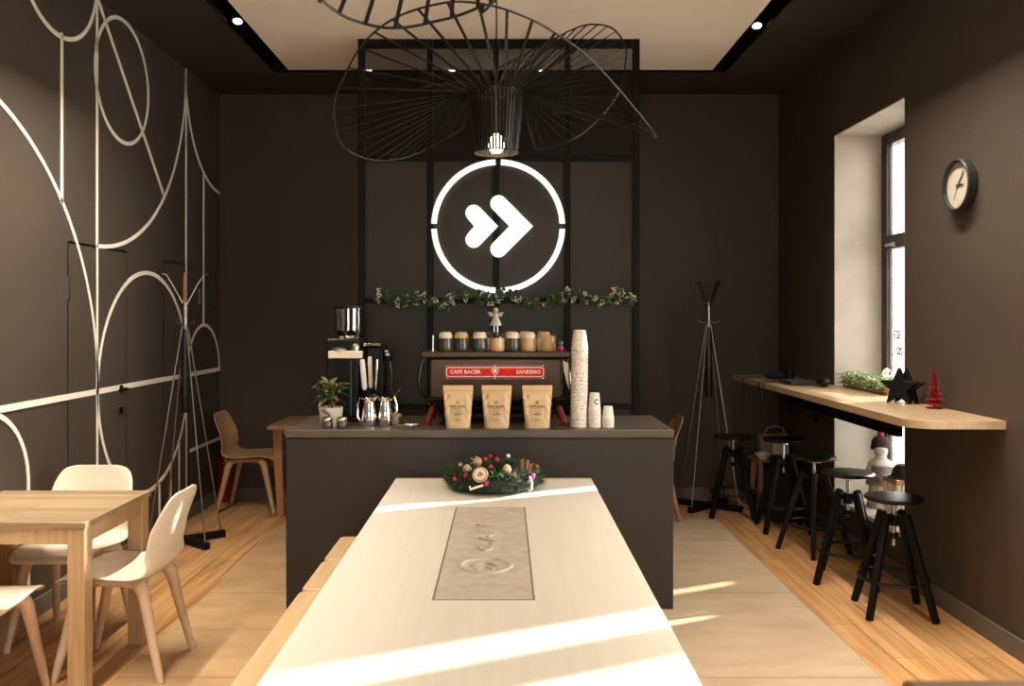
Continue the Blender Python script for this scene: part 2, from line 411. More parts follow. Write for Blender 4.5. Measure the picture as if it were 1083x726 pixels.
struct(MB().box(XL, XL+.014, YF, YB, 0, bh).build('baseboard_left', M['base'], bevel=.003), 'grey skirting board below the mural', 'baseboard')
struct(MB().box(XR-.014, XR, YF, YB, 0, bh).build('baseboard_right', M['base'], bevel=.003), 'grey skirting board below the bar', 'baseboard')
struct(MB().box(XL+.014, XR-.014, YB-.014, YB, 0, bh).build('baseboard_back', M['base'], bevel=.003), 'grey skirting board along the back wall', 'baseboard')

def side_window(n, op, label, panes, trans=()):
    y0, y1, z0, z1 = op
    w = thing('window_%d' % n, label, 'window', (XG, (y0+y1)/2, z0)); w['kind'] = 'structure'
    hy, hz = (y1-y0)/2, z1-z0
    mb = MB(); e = .006; a = XR-XG+.002
    mb.box(a, 0, hy-e, hy, 0, hz); mb.box(a, 0, -hy, -hy+e, 0, hz); mb.box(a, 0, -hy+e, hy-e, hz-e, hz)
    mb.build('reveal', M['reveal'], w)
    MB().box(a-.025, 0, -hy+e, hy-e, 0, .025).build('sill', M['sill'], w, bevel=.004)
    mb = MB(); f = .085
    mb.box(-.02, .028, hy-f-e, hy-e, .025, hz-e); mb.box(-.02, .06, -hy+e, -hy+f+e, .025, hz-e)
    mb.box(-.02, .06, -hy+f, hy-f, hz-e-f, hz-e); mb.box(-.02, .06, -hy+f, hy-f, .025, .08)
    for z in trans: mb.box(-.03, .06, -hy+f, hy-f, z-z0-.05, z-z0+.05)
    mb.build('window_frame', M['darkframe'], w, bevel=.006)
    MB().box(.018, .022, -hy+f, hy-f, .08, hz-e-f).build('pane', M['glass'], w)
    return w, hy, hz, f
w1, hy, hz, f = side_window(1, W1, 'tall window above and below the bar with a dark frame', 1, (2.13,))
mb = MB(); mb.box(.0, .012, -hy+f, hy-f-.02, .08, hz-.12)
gs = MB(); gs.box(.002, .016, hy-f-.014, hy-f-.001, .09, 2.13-.27-.06); gs.box(.002, .016, hy-f-.014, hy-f-.001, 2.13-.27+.06, hz-.1)
gs.build('seal', M['base'], w1, bevel=.003)
h = MB(); h.box(-.05, -.03, hy-.28, hy-.24, 1.82, 1.85); h.beam((-.055, hy-.26, 1.835), (-.055, hy-.16, 1.835), .014, .02); h.build('window_handle', M['steel'], w1, bevel=.003)
# lettering on the pane, seen from behind
lt = MB(); text(lt, 'ESE', .085, lambda x, y, z: (.0135-z, hy-.195-x, 1.197+y), ex=.002, bold=.0012); text(lt, 'SIS', .085, lambda x, y, z: (.0135-z, hy-.225-x, 1.083+y), ex=.002, bold=.0012)
lt.build('pane_lettering', M['base'], w1, smooth=0)
side_window(2, W2, 'second tall window of the bar wall, beside the camera', 1, (2.13,))
w3 = thing('window_3', 'glazed shop front behind the camera', 'window', (0, YF-.2, WF[2])); w3['kind'] = 'structure'
mb = MB(); hz3 = WF[3]-WF[2]
for x in (WF[0]+.035, -.75, .68, WF[1]-.035): mb.box(x-.035, x+.035, -.04, .04, 0, hz3)
mb.box(WF[0], WF[1], -.04, .04, 0, .07); mb.box(WF[0], WF[1], -.04, .04, hz3-.07, hz3)
mb.build('window_frame', M['darkframe'], w3)
MB().box(WF[0]+.05, WF[1]-.05, -.003, .003, .06, hz3-.06).build('pane', M['glass'], w3)

def flush_door(n, y0, y1, top, label, handle, hinge_y):
    d = thing('door_%d' % n, label, 'door', (XL, (y0+y1)/2, 0)); d['kind'] = 'structure'
    h = (y1-y0)/2
    MB().box(0, .003, -h, h, .1, top).build('door_leaf', M['wall'], d)
    s = MB(); s.box(.0005, .0036, -h-.006, -h, .1, top+.006); s.box(.0005, .0036, h, h+.006, .1, top+.006); s.box(.0005, .0036, -h, h, top, top+.014)
    s.build('door_gap', M['trough'], d)
    mb = MB(); mb.box(.001, .009, hinge_y-.008, hinge_y+.008, 1.70, 1.83); mb.build('hinge', M['steel'], d)
    if handle is not None:
        mb = MB(); c = handle
        mb.lathe([(0,0),(.026,0),(.026,.008),(.009,.010),(.009,.045),(0,.045)], 16, Matrix.Translation((.003, c, 1.13)) @ Matrix.Rotation(PI/2, 4, 'Y'))
        mb.tube([(.045, c, 1.13), (.05, c-.03, 1.13), (.05, c-.12, 1.128)], .009, 8)
        mb.build('door_handle', M['black'], d)
        mb = MB(); mb.lathe([(0,0),(.024,0),(.024,.006),(0,.007)], 16, Matrix.Translation((.003, c, .99)) @ Matrix.Rotation(PI/2, 4, 'Y')); mb.build('keyhole_plate', M['black'], d)
flush_door(1, 5.03, 5.80, 2.02, 'flush dark door crossed by mural lines, with a black lever handle', .30, -.385)
flush_door(2, 6.44, 7.18, 2.0, 'flush dark door in the mural wall behind the coat rack', None, .375)

# ---- mural: painted white lines on the left wall (y along the wall, z up)
def mural():
    mb = MB(); x0, x1 = XL, XL+.0045
    def poly(pts, w=.025):
        n = len(pts); L_, R_ = [], []
        for i in range(n):
            a = Vector(pts[max(i-1, 0)]); b = Vector(pts[min(i+1, n-1)]); t = (b-a).normalized(); q = Vector((-t.y, t.x))
            p = Vector(pts[i]); L_.append(p+q*w/2); R_.append(p-q*w/2)
        out = L_+R_[::-1]
        for i in range(n-1):
            q = [L_[i], L_[i+1], R_[i+1], R_[i]]
            mb.add([(x1, p.x, p.y) for p in q]+[(x0, p.x, p.y) for p in q], [(0,1,2,3),(0,4,5,1),(3,2,6,7)])
    zt = 3.549
    poly([(4.957, 3.20), (4.957, 2.24)]); poly([(5.385, zt), (5.385, .1)]); poly([(6.89, 3.52), (6.89, .1)]); poly([(7.29, 2.78), (7.29, 1.54)])
    poly([(5.40, 3.545), (6.44, 2.49)], .028)
    poly(arc(5.76, 3.14, .40, 0, 2*PI, 48))
    poly([p for p in arc(4.925, 3.63, .455, PI*1.06, PI*1.94, 26) if p[1] < zt])
    poly(arc(3.76, 1.14, 1.634, 0, R(72), 40))
    poly(arc(5.38, 3.543, 1.51, -PI/2, 0, 40))
    poly(arc(7.70, 3.50, .815, PI, PI*1.5, 20))
    poly(arc(7.30, 1.14, .39, 0, PI, 30)); poly(arc(6.155, 1.14, .765, 0, 2*PI, 72), .029)
    poly([(YF+.5, 1.14), (YB-.002, 1.14)], .034)
    poly(arc(4.2, .725, .41, 0, PI, 30)); poly([(4.61, .725), (4.61, .1)]); poly([(3.79, .725), (3.79, .1)])
    poly([(6.96, .535), (YB-.002, .535)], .026)
    for y in (5.98, 6.36, 6.57, 6.74):
        poly([(y, 1.14-math.sqrt(.765**2-(y-6.155)**2)), (y, .1)], .026)
    return mb
tag(mural().build('wall_mural', M['line'], smooth=0), 'mural of thin white circles, arcs and straight lines on the dark wall', 'mural')

# ---- outside
struct(MB().box(-25, 25, -25, 30, -.35, -.15).build('exterior_ground', M['bounceground']), 'ground outside the windows, whitened to bounce daylight indoors', 'ground')
SL = .48
mb = MB(); X0, X1 = 6.0, 6.12  # added unseen blocker, its slots shaped to cut sun bands through window one
mb.box(X0, X1, 7.17, 8.3, 2.10, 2.48); mb.box(X0, X1, 7.17, 8.3, 2.70, 3.60); mb.box(X0, X1, 7.17, 8.3, 3.90, 6)
mb.box(X0, X1, 7.17, 7.345, 3.60, 3.90); mb.box(X0, X1, 7.455, 7.565, 3.60, 3.90); mb.box(X0, X1, 7.67, 8.3, 3.60, 3.90); mb.box(X0, X1, 7.565, 7.67, 3.72, 3.90)
mb.box(X0, X1, 7.17, 8.3, -.2, 1.83); mb.box(X0, X1, 6.5, 7.17, -.2, 1.93)
mb.box(X0, X1, 7.17, 7.34, 1.83, 2.10); mb.box(X0, X1, 7.425, 7.47, 1.83, 2.10); mb.box(X0, X1, 7.60, 8.3, 1.83, 2.10)
struct(mb.build('sun_blocker_wall', M['sunblocker']), 'added out-of-view wall with slots that cut the sun into bands', 'wall')
mb = MB(); mb.box(X0, X1, 5.31, 5.75, -.2, 6); mb.box(X0, X1, 4.95, 5.11, -.2, 6); mb.box(X0, X0+.02, 4.835, 4.852, -.2, 6); mb.box(X0, X1, 4.3, 5.75, -.2, 2.0)  # unseen posts added to split the sun through window two
struct(mb.build('sun_blocker_posts', M['sunblocker']), 'added out-of-view posts splitting the sun through the second window', 'light_blocker')

# ================================================================== FURNITURE AND FITTINGS
# ---- communal table
t = thing('communal_table', 'long bleached oak communal table with an inset concrete slab, in front of the counter', 'table', (-.06, 3.1, 0))
y0, y1, hw = -1.35, 1.55, .52
MB().box(-hw, hw, y0, y1, .70, .74).build('tabletop', M['bleached'], t, bevel=.003)
MB().box(-hw, hw, y1, y1+.035, .70, .7402).build('end_board', M['edge'], t, bevel=.003)
for sx in (-1, 1):
    for yy in (y0+.1, y1-.1): MB().box(sx*(hw-.13)-.04, sx*(hw-.13)+.04, yy-.04, yy+.04, 0, .70).build('leg', M['edge'], t, bevel=.004)
MB().box(-hw+.13, hw-.13, y0+.08, y1-.08, .62, .70).build('apron', M['edge'], t)
sx0, sx1, sy0, sy1 = -.155, .145, -.43, .855
sl = MB().box(sx0, sx1, sy0, sy1, .738, .7408).build('concrete_slab', M['concrete'], t)
gr = MB(); q = .006
for a in ((sx0-q, sx0, sy0-q, sy1+q), (sx1, sx1+q, sy0-q, sy1+q), (sx0, sx1, sy0-q, sy0), (sx0, sx1, sy1, sy1+q)): gr.box(a[0], a[1], a[2], a[3], .739, .7404)
gr.build('slab_joint', M['joint'], sl)
em = MB(); cx, cy = -.007, -.07
ring = []
for i in range(49):
    a = 2*PI*i/48
    ring.append([(cx+rr*math.cos(a), cy+rr*math.sin(a), zz) for rr, zz in ((.096,.7400),(.092,.7470),(.082,.7470),(.078,.7400))])
em.grid(ring)
for oy, sc in ((-.018, .70), (.030, 1.)):
    a_, b_ = .052*sc, .044*sc
    em.ext([(cx-a_, cy+oy-b_*.7), (cx-a_+.012, cy+oy-b_*.7-.010), (cx, cy+oy+b_*.35-.012), (cx+a_-.012, cy+oy-b_*.7-.010), (cx+a_, cy+oy-b_*.7), (cx, cy+oy+b_*.55)], .0055, Matrix.Translation((0,0,.7403)))
em.build('slab_emblem', M['concrete'], sl)
em = MB(); text(em, 'CAFÉ', .088, lambda x, y, z: (cx-y, .335+x*2.0, .7425+z), ex=.0045, bold=.0012, spacing=1.15)
em.build('slab_lettering', M['concrete'], sl, smooth=0)

# ---- benches beside it
def bench(name, label, x, y0, y1, z, group=None):
    b = thing(name, label, 'bench' if y1-y0 > .6 else 'stool', (x, (y0+y1)/2, 0), 0, group); l = (y1-y0)/2
    o = MB(); o.ext(rrect(-.18, .18, -l, l, .035), .035, Matrix.Translation((0,0,z-.035))); o.build('seat', M['bench'], b, bevel=.008, bseg=3)
    for sx in (-.12, .12):
        for yy in (-l+.07, l-.07): MB().beam((sx*.9, yy, z-.035), (sx, yy, 0), .045, .045, .03, .03).build('leg', M['bench'], b, bevel=.003)
    return b
bench('bench', 'long oak bench along the aisle side of the communal table', -.68, 2.2, 3.69, .45)
bench('bench_stool', 'square oak seat next to the long bench, beside the communal table', -.68, 3.705, 4.145, .45, 'square oak seats at the communal table')
bench('bench_stool', 'square oak seat beside the communal table, closest to the counter', -.68, 4.16, 4.60, .45, 'square oak seats at the communal table')

# ---- counter
CX0, CX1, CY0, CY1, CZ = -1.20, .924, 4.8, 5.51, .98
c = thing('coffee_counter', 'charcoal coffee counter standing in front of the lit sign', 'counter', ((CX0+CX1)/2, (CY0+CY1)/2, 0))
hx, hy = (CX1-CX0)/2, (CY1-CY0)/2
MB().box(-hx+.004, hx-.004, -hy+.004, hy-.004, 0, CZ-.048).build('counter_body', M['counter'], c, bevel=.003)
MB().box(-hx, hx, -hy, hy, CZ-.042, CZ).build('countertop', M['countertop'], c, bevel=.003)
MB().box(-hx+.012, hx-.012, -hy+.012, hy-.012, CZ-.05, CZ-.04).build('shadow_gap', M['trough'], c)

# ---- chairs (local: faces +y)
def make_chair(name, label, shell, leg, group):
    t = thing(name, label, 'chair', (0,0,0), 0, group)
    prof = [(.240,.424,.172),(.228,.436,.192),(.195,.446,.206),(.12,.449,.217),(.03,.443,.223),(-.06,.437,.226),(-.125,.440,.226),(-.172,.458,.225),(-.203,.495,.224),(-.222,.55,.223),(-.237,.62,.220),(-.251,.69,.213),(-.262,.745,.200),(-.268,.780,.180),(-.271,.800,.150),(-.272,.810,.105)]
    pts = crom([Vector(p) for p in prof], 4)
    rows = []
    for i, p in enumerate(pts):
        y, z, hw = p; back = min(1, max(0, (z-.44)/.12)); back = back*back*(3-2*back); top = min(1, max(0, (.815-z)/.16))
        fr_ = min(1, max(0, (.24-y)/.12)) if z < .46 else 1
        row = []
        for j in range(17):
            u = -1+2*j/16; au = abs(u)
            row.append((u*hw, y+back*.050*au**2*top, z+(1-back)*.020*au**2.6*fr_))
        rows.append(row)
    MB().grid(rows).build('seat_shell', shell, t, solid=.012, sub=1, smooth=180)
    fr = MB()
    for s in (-1, 1): fr.tube([(s*.150, .125, .416), (s*.152, .06, .425), (s*.152, -.06, .421), (s*.150, -.125, .412)], [.020, .016, .016, .020], 10)
    fr.tube([(-.15, .115, .424), (0, .11, .427), (.15, .115, .424)], .013, 8); fr.tube([(-.15, -.12, .416), (0, -.115, .42), (.15, -.12, .416)], .013, 8)
    fr.build('seat_frame', leg, t)
    for sx in (-1, 1):
        for sy in (-1, 1):
            q = MB(); path = crom([(sx*.150, sy*.088, .420), (sx*.154, sy*.122, .413), (sx*.160, sy*.143, .385), (sx*.168, sy*.162, .31), (sx*.183, sy*.198, .15), (sx*.198, sy*.234, .0)], 4)
            n = len(path); rs = [.018+.014*min(1, i/5)-.0165*max(0, (i-6)/(n-7)) for i in range(n)]
            q.tube(path, rs, 10)
            q.build('leg', leg, t, smooth=60)
    return t
G = 'pale shell chairs at the oak tables'
ch = make_chair('shell_chair', 'pale shell chair seen side-on, tucked in at the aisle end of the oak table', M['shell'], M['chairleg'], G)
ch.location = (-1.735, 4.03, 0); ch.rotation_euler = (0, 0, PI/2)
dup(ch, (-2.17, 4.41, 0), PI, 'pale shell chair behind the oak table, backrest rising above the tabletop')
dup(ch, (-2.165, 3.545, 0), 0, 'pale shell chair at the near side of the oak table, cut by the photo edge')
cd = make_chair('shell_chair', 'beige shell chair, warm light painted in, in the far corner by the red extinguisher', M['warmlitshell'], M['warmlitshell'], None)
cd.location = (-2.11, 7.335, 0); cd.rotation_euler = (0, 0, -PI/2)
cb = make_chair('shell_chair', 'brown shell chair mostly hidden behind the right end of the counter', M['brownshell'], M['brownshell'], 'brown shell chairs')
cb.location = (1.13, 7.05, 0); cb.rotation_euler = (0, 0, PI/2)

# ---- oak dining table at left, small table in the far corner
t = thing('dining_table', 'small oak table with staved top beside the mural, pale chairs around it', 'table', (-2.115, 4.01, 0))
hw, hd = .365, .34
MB().box(-hw, hw, -hd, hd, .712, .74).build('tabletop', M['oak'], t, bevel=.003)
for sx in (-1, 1):
    for sy in (-1, 1):
        MB().box(sx*(hw-.045)-.037, sx*(hw-.045)+.037, sy*(hd-.045)-.037, sy*(hd-.045)+.037, 0, .712).build('leg', M['oakleg'], t, bevel=.004)
ap = MB()
ap.box(-hw+.06, hw-.06, -hd+.014, -hd+.036, .645, .712); ap.box(-hw+.06, hw-.06, hd-.036, hd-.014, .645, .712)
ap.box(-hw+.014, -hw+.036, -hd+.06, hd-.06, .645, .712); ap.box(hw-.036, hw-.014, -hd+.06, hd-.06, .645, .712)
ap.build('apron', M['oakleg'], t)
t = thing('corner_table', 'reddish wooden table in the far corner, half hidden by the counter', 'table', (-1.46, 7.24, 0))
hw, hd = .40, .36
MB().box(-hw, hw, -hd, hd, .712, .742).build('tabletop', M['brownshell'], t, bevel=.003)
for sx in (-1, 1):
    for sy in (-1, 1):
        q = MB(); x, y = sx*(hw-.05), sy*(hd-.16)
        q.beam((x, y, .712), (x, y, .42), .075, .075, .065, .065); q.beam((x, y, .42), (x-sx*.02, y, 0), .065, .065, .05, .05)
        q.build('leg', M['brownshell'], t, bevel=.004)
MB().box(-hw+.08, hw-.08, -hd+.14, hd-.14, .66, .712).build('apron', M['brownshell'], t)

# ---- window bar
b = thing('window_bar', 'long oak bar shelf running along the right wall below the window', 'bar shelf', (XR, 5.85, 1.10))
pts = [(0, -1.64), (0, 1.70), (-.45, 1.70)] + [(-.45, -1.50)] + [(-.45+.12*(1-math.cos(a)), -1.50-.13*math.sin(a)) for a in [PI/2*i/8 for i in range(1, 9)]]
pts = [(x, y) for x, y in pts]
MB().ext(pts[::-1] if False else pts, .042, Matrix.Translation((0,0,-.042))).build('bar_top', M['bar'], b, bevel=.002)
MB().box(.0, .27, -.553, .543, -.042, -.0005).build('niche_board', M['bar'], b)
MB().box(-.05, -.005, -.56, 1.6, -.225, -.043).build('bar_rail', M['black'], b, bevel=.004)
for y in (.9, 1.5):
    q = MB(); q.beam((-.012, y, -.30), (-.012, y, -.043), .03, .02); q.beam((-.012, y, -.06), (-.38, y, -.052), .03, .016); q.build('bracket', M['wall'] if y < 0 else M['black'], b)

# ---- bar stools
def make_stool():
    t = thing('bar_stool', '', 'bar stool', (0,0,0), 0, 'black swivel stools along the window bar')
    s = MB(); s.lathe([(0,.003),(.05,0),(.135,.004),(.150,.012),(.152,.020),(.146,.027),(.12,.029),(0,.026)], 40)
    st = s.build('seat', M['blackgloss'], t, (0,0,.60))
    r_ = MB(); r_.tube([(0,0,.36), (0,0,.605)], .011, 12); r_.lathe([(0,.585),(.045,.585),(.045,.597),(0,.60)], 20); r_.build('screw_post', M['steel'], t)
    hb = MB(); hb.lathe([(.013,.47),(.03,.47),(.03,.53),(.013,.53)], 16)
    for k in range(4):
        a = PI/2*k; d = Vector((math.cos(a), math.sin(a), 0)); hb.beam(d*.02+Vector((0,0,.51)), d*.075+Vector((0,0,.515)), .03, .022)
    hb.lathe([(.012,.40),(.022,.40),(.022,.43),(.012,.43)], 12)
    hb.build('hub', M['black'], t, bevel=.002)
    bo = MB()
    for k in range(4):
        a = PI/2*k; d = Vector((math.cos(a), math.sin(a), 0)); X = Matrix.Translation(d*.084+Vector((0,0,.50))) @ d.to_track_quat('Z', 'Y').to_matrix().to_4x4()
        bo.lathe([(0,.0),(.008,.0),(.008,.006),(0,.007)], 10, X)
    bo.build('bolts', M['chrome'], t)
    for k in range(4):
        a = PI/2*k; d = Vector((math.cos(a), math.sin(a), 0))
        MB().beam(d*.068+Vector((0,0,.54)), d*.235, .040, .034, .034, .030, up=(-d.y, d.x, 0)).build('leg', M['black'], t, bevel=.004)
    ring = [(.178*math.cos(2*PI*i/40), .178*math.sin(2*PI*i/40), .19) for i in range(40)]
    MB().tube(ring, .009, 8, True).build('foot_ring', M['blackgloss'], t)
    return t
stool = make_stool()
SP = [(2.105, 4.76, 36, .60, 'black swivel stool at the near end of the row, closest to the camera'),
      (2.075, 5.32, 20, .635, 'second black stool from the near end, half before the stone statue'),
      (2.10, 5.98, 70, .625, 'middle stool of the five black stools under the bar'),
      (2.09, 6.60, 40, .66, 'fourth black stool from the near end, seat glinting before the grey bag'),
      (1.835, 7.07, 30, .615, 'farthest black stool in the row, next to the coat rack')]
for i, (x, y, a, sz, lb) in enumerate(SP):
    o = stool if i == 0 else dup(stool, (0,0,0))
    o.location = (x, y, 0); o.rotation_euler = (0, 0, R(a)); o['label'] = lb
    for chd in o.children:
        if chd.name.startswith('seat'): chd.location.z = sz
        if chd.name.startswith('screw_post'): chd.location.z = sz-.60

# ---- coat racks
def make_rack():
    t = thing('coat_rack', '', 'coat rack', (0,0,0), 0, 'steel rod coat racks')
    for a in (40, 140):
        d = Vector((math.cos(R(a)), math.sin(R(a)), 0)); z = .028
        o = MB().beam(-d*.29+Vector((0,0,z)), d*.29+Vector((0,0,z)), .045, .05 if a == 40 else .046); o.build('base_bar', M['black'], t, bevel=.006)
    for a in (40, 140, 220, 320):
        d = Vector((math.cos(R(a)), math.sin(R(a)), 0))
        MB().tube([d*.26+Vector((0,0,.04)), d*.018+Vector((0,0,1.54))], .0055, 8).build('rod', M['rod'], t)
    MB().tube([(0,0,1.50), (0,0,1.72)], .021, 14).build('collar', M['rod'], t)
    for a in (20, 110, 200, 290):
        d = Vector((math.cos(R(a)), math.sin(R(a)), 0)); q = MB(); zz = Vector((0,0,1))
        q.beam(d*.014+zz*1.69, d*.085+zz*1.83, .026, .005, .022, .005, up=d); q.beam(d*.085+zz*1.83, d*.125+zz*1.895, .022, .005, .018, .005, up=d); q.beam(d*.12+zz*1.893, d*.155+zz*1.90, .018, .004, .014, .004)
        q.build('hook', M['rod'], t)
    for a in (65, 155, 245, 335):
        d = Vector((math.cos(R(a)), math.sin(R(a)), 0)); q = MB(); q.tube([d*.018+Vector((0,0,1.55)), d*.075+Vector((0,0,1.552)), d*.085+Vector((0,0,1.575))], .006, 8); q.build('peg', M['rod'], t)
    q = MB(); q.lathe([(0,.0),(.024,.004),(.033,.10),(.026,.55),(.018,.62),(0,.62)], 14, Matrix.Translation((0,0,.92))); q.build('core', M['trough'], t)
    return t
rk = make_rack(); rk.location = (-2.255, 6.2, 0); rk['label'] = 'steel rod coat rack with splayed hooks standing before the mural'
dup(rk, (1.70, 7.34, 0), R(6), 'steel rod coat rack in the back corner beyond the window bar')

# ---- fire extinguisher
t = thing('fire_extinguisher', 'dark red fire extinguisher on the floor in the far corner', 'fire extinguisher', (-2.415, 7.62, 0))
MB().lathe([(0,0),(.07,0),(.075,.01),(.075,.36),(.06,.42),(.03,.45),(.02,.47),(0,.47)], 24).build('cylinder', M['darkred'], t)
q = MB(); q.lathe([(0,.46),(.022,.46),(.022,.50),(0,.50)], 12); q.beam((0,0,.50), (.0,.06,.53), .02, .01); q.beam((0,0,.485), (0,.055,.475), .02, .01); q.build('valve', M['black'], t)

# ---- metal screen behind the counter
SY = 6.19
s = thing('metal_screen', 'tall black metal grid screen with dark panels behind the counter', 'screen', (0, SY, 0))
xs = [-1.008, -.526, -.063, .439, .922]; zs = [.04, .968, 1.713, 2.715, ZC-.03]
fr = MB(); bw = .024
for i, x in enumerate(xs): fr.box(x-(bw if i in (0, 4) else .021), x+(bw if i in (0, 4) else .021), -.022, .022, 0, ZC-.0005)
for z in zs:
    for a, b_ in zip(xs, xs[1:]): fr.box(a+bw, b_-bw, -.02, .02, z-(.03 if z > 3 else .02), z+(.0295 if z > 3 else .02))
fr.build('screen_frame', M['black'], s, bevel=.002)
for k, (a, b_) in enumerate(zip(xs, xs[1:])):
    for j in range(3): MB().box(a+bw, b_-bw, .006, .016, zs[j]+.02, zs[j+1]-.02).build('panel', M['screenpanel'], s)
    m_ = MB(); x0, x1, z0, z1 = a+bw, b_-bw, zs[3]+.02, zs[4]-.03; pit = .021
    n = int((x1-x0+z1-z0)/pit)
    for i in range(n+1):
        cst = x0+i*pit        # wires along both diagonals
        p0x = max(x0, cst-(z1-z0)); p1x = min(x1, cst)
        if p1x-p0x < .004: continue
        for fl in (0, 1):
            A = (p0x, 0, z0+(cst-p0x)) if not fl else (x0+x1-p0x, 0, z0+(cst-p0x)); B = (p1x, 0, z0+(cst-p1x)) if not fl else (x0+x1-p1x, 0, z0+(cst-p1x))
            m_.beam(A, B, .0042, .0025, up=(0,1,0))
    m_.build('wire_mesh', M['black'], s, loc=(0,.008,0), smooth=0)

# ---- lit sign
SGX, SGZ = -.047, 2.232; ro, ri = .468, .430
s = thing('lit_sign', 'lit white ring with a double arrow emblem on the metal screen', 'sign', (SGX, SY-.03, SGZ))
for k in range(4):
    g = .042; a0 = PI/2*k+g; a1 = PI/2*(k+1)-g
    MB().ext(arc(0, 0, ro, a0, a1, 20)+arc(0, 0, ri, a1, a0, 20), .012, FRONT).build('ring_segment', M['led'], s)
q = .0029
def chevron(lx, ly, apx, notch, r):
    """rounded double-lobed arrow pointing right, sign units"""
    up = [(lx+r*math.cos(a), ly+r*math.sin(a)) for a in [R(45)+(R(225)-R(45))*i/12 for i in range(13)]]
    dn = [(x, -y) for x, y in reversed(up)]
    return [((x)*q, y*q) for x, y in [(apx, 0)]+up+[(notch, 0)]+dn]
MB().ext(chevron(1, 55, 84, 27, 20), .012, FRONT).build('large_arrow', M['led'], s)
MB().ext(chevron(-59, 32, 0, -58, 20), .012, FRONT).build('small_arrow', M['led'], s)

# ---- leaf garland on the screen
def strip_leaves(mb, centre, n, l, w, spread, white=.4):
    for i in range(n):
        p = centre(rnd.random()); off = Vector((rnd.uniform(-1,1)*spread[0], rnd.uniform(-1,1)*spread[1], rnd.uniform(-1,1)*spread[2]))
        d = Vector((rnd.uniform(-1,1), rnd.uniform(-1,.2), rnd.uniform(-.9,.9))); up = Vector((rnd.uniform(-.4,.4), -1, rnd.uniform(0,.8)))
        ll = l*rnd.uniform(.7, 1.25)
        if rnd.random() < white:
            mb.k = 1; mb.leaf(p+off, d, up, ll*1.05, w*1.18, lift=0); mb.k = 0; mb.leaf(p+off+d.normalized()*ll*.04, d, up, ll*.8, w*.62, lift=.002)
        else: mb.leaf(p+off, d, up, ll, w)
t = thing('leaf_garland', 'garland of green leaves with white edges along the screen below the lit sign', 'garland', (0, SY-.085, 1.70))
gp = [(-.885, 0, .05), (-.75, 0, .005), (-.6, 0, .03), (-.42, -.01, -.005), (-.28, -.01, .06), (-.1, -.015, .02), (.02, -.015, .065), (.14, -.01, .005), (.3, 0, .0), (.45, 0, .05), (.6, 0, .01), (.72, 0, .02), (.80, 0, .06), (.89, 0, .035)]
gc = crom(gp, 8)
MB().tube(gc, .006, 6).build('stem', M['olive'], t)
ga = MB()
strip_leaves(ga, lambda u: gc[int(u*(len(gc)-1))], 430, .046, .028, (.02, .012, .032), .17)
ga.build('leaves', [M['green'], M['leafedge']], t, smooth=0)
# hanging angel
t = thing('hanging_angel', 'small pale angel doll hanging below the middle of the garland', 'ornament', (-.063, SY-.15, 1.555))
MB().lathe([(0,.068),(.012,.066),(.018,.04),(.038,-.005),(.04,-.016),(.03,-.02),(0,-.018)], 16).build('dress', M['white'], t)
MB().ball((0,0,.088), .019, 12).build('head', M['cream'], t)
for s_ in (-1, 1):
    q = MB(); q.tube([(s_*.012, 0, .058), (s_*.032, -.004, .047), (s_*.044, -.004, .056)], .006, 8); q.build('arm', M['cream'], t)
    q = MB(); q.tube([(s_*.011, 0, -.018), (s_*.012, 0, -.075), (s_*.012, -.012, -.085)], [.006, .005, .006], 8); q.build('leg', M['steel'], t)
    q = MB(); q.leaf((s_*.008, .012, .05), (s_, .2, .5), (0,1,0), .055, .03); q.build('wing', M['cream'], t)
MB().tube([(0,0,.105),(0,.012,.135)], .0012, 5).build('string', M['black'], t)

# ---- recessed trough spotlights
def spotlight(x, y, aim, label, first=[None]):
    t = thing('trough_spotlight', label, 'spotlight', (x, y, ZC+.05), 0, 'spotlights in the ceiling trough')
    X = Vector(aim).normalized().to_track_quat('Z', 'Y').to_matrix().to_4x4()
    MB().lathe([(0,-.07),(.034,-.07),(.036,.045),(.031,.045),(.030,.025),(0,.02)], 20, X).build('housing', M['black'], t)
    MB().lathe([(0,.022),(.030,.026),(.031,.040),(0,.046)], 20, X).build('lens', M['lens'], t)
    l = bpy.data.lights.new('spot_lamp', 'SPOT'); l.energy = 14; l.spot_size = R(75); l.spot_blend = .6; l.color = (1, .86, .68); l.shadow_soft_size = .03
    lo = bpy.data.objects.new('spot_lamp', l); COL.objects.link(lo); lo.parent = t
    lo.location = X @ Vector((0,0,.055)); lo.rotation_euler = Vector(aim).normalized().to_track_quat('-Z', 'Y').to_euler()
spotlight(-1.78, 5.86, (.1,-.45,-.9), 'small spotlight in the ceiling trough over the mural side')
spotlight(1.705, 5.95, (-.1,-.45,-.9), 'small spotlight in the ceiling trough over the bar side')
spotlight(-1.08, 6.99, (0,-.35,-.9), 'small ceiling trough spotlight seen by the left edge of the screen')
spotlight(-.42, 6.99, (0,-.35,-.9), 'small trough spotlight left of centre behind the screen mesh')
spotlight(.29, 6.99, (0,-.35,-.9), 'small trough spotlight right of centre behind the screen mesh')
spotlight(1.03, 6.99, (0,-.35,-.9), 'small ceiling trough spotlight seen by the right edge of the screen')

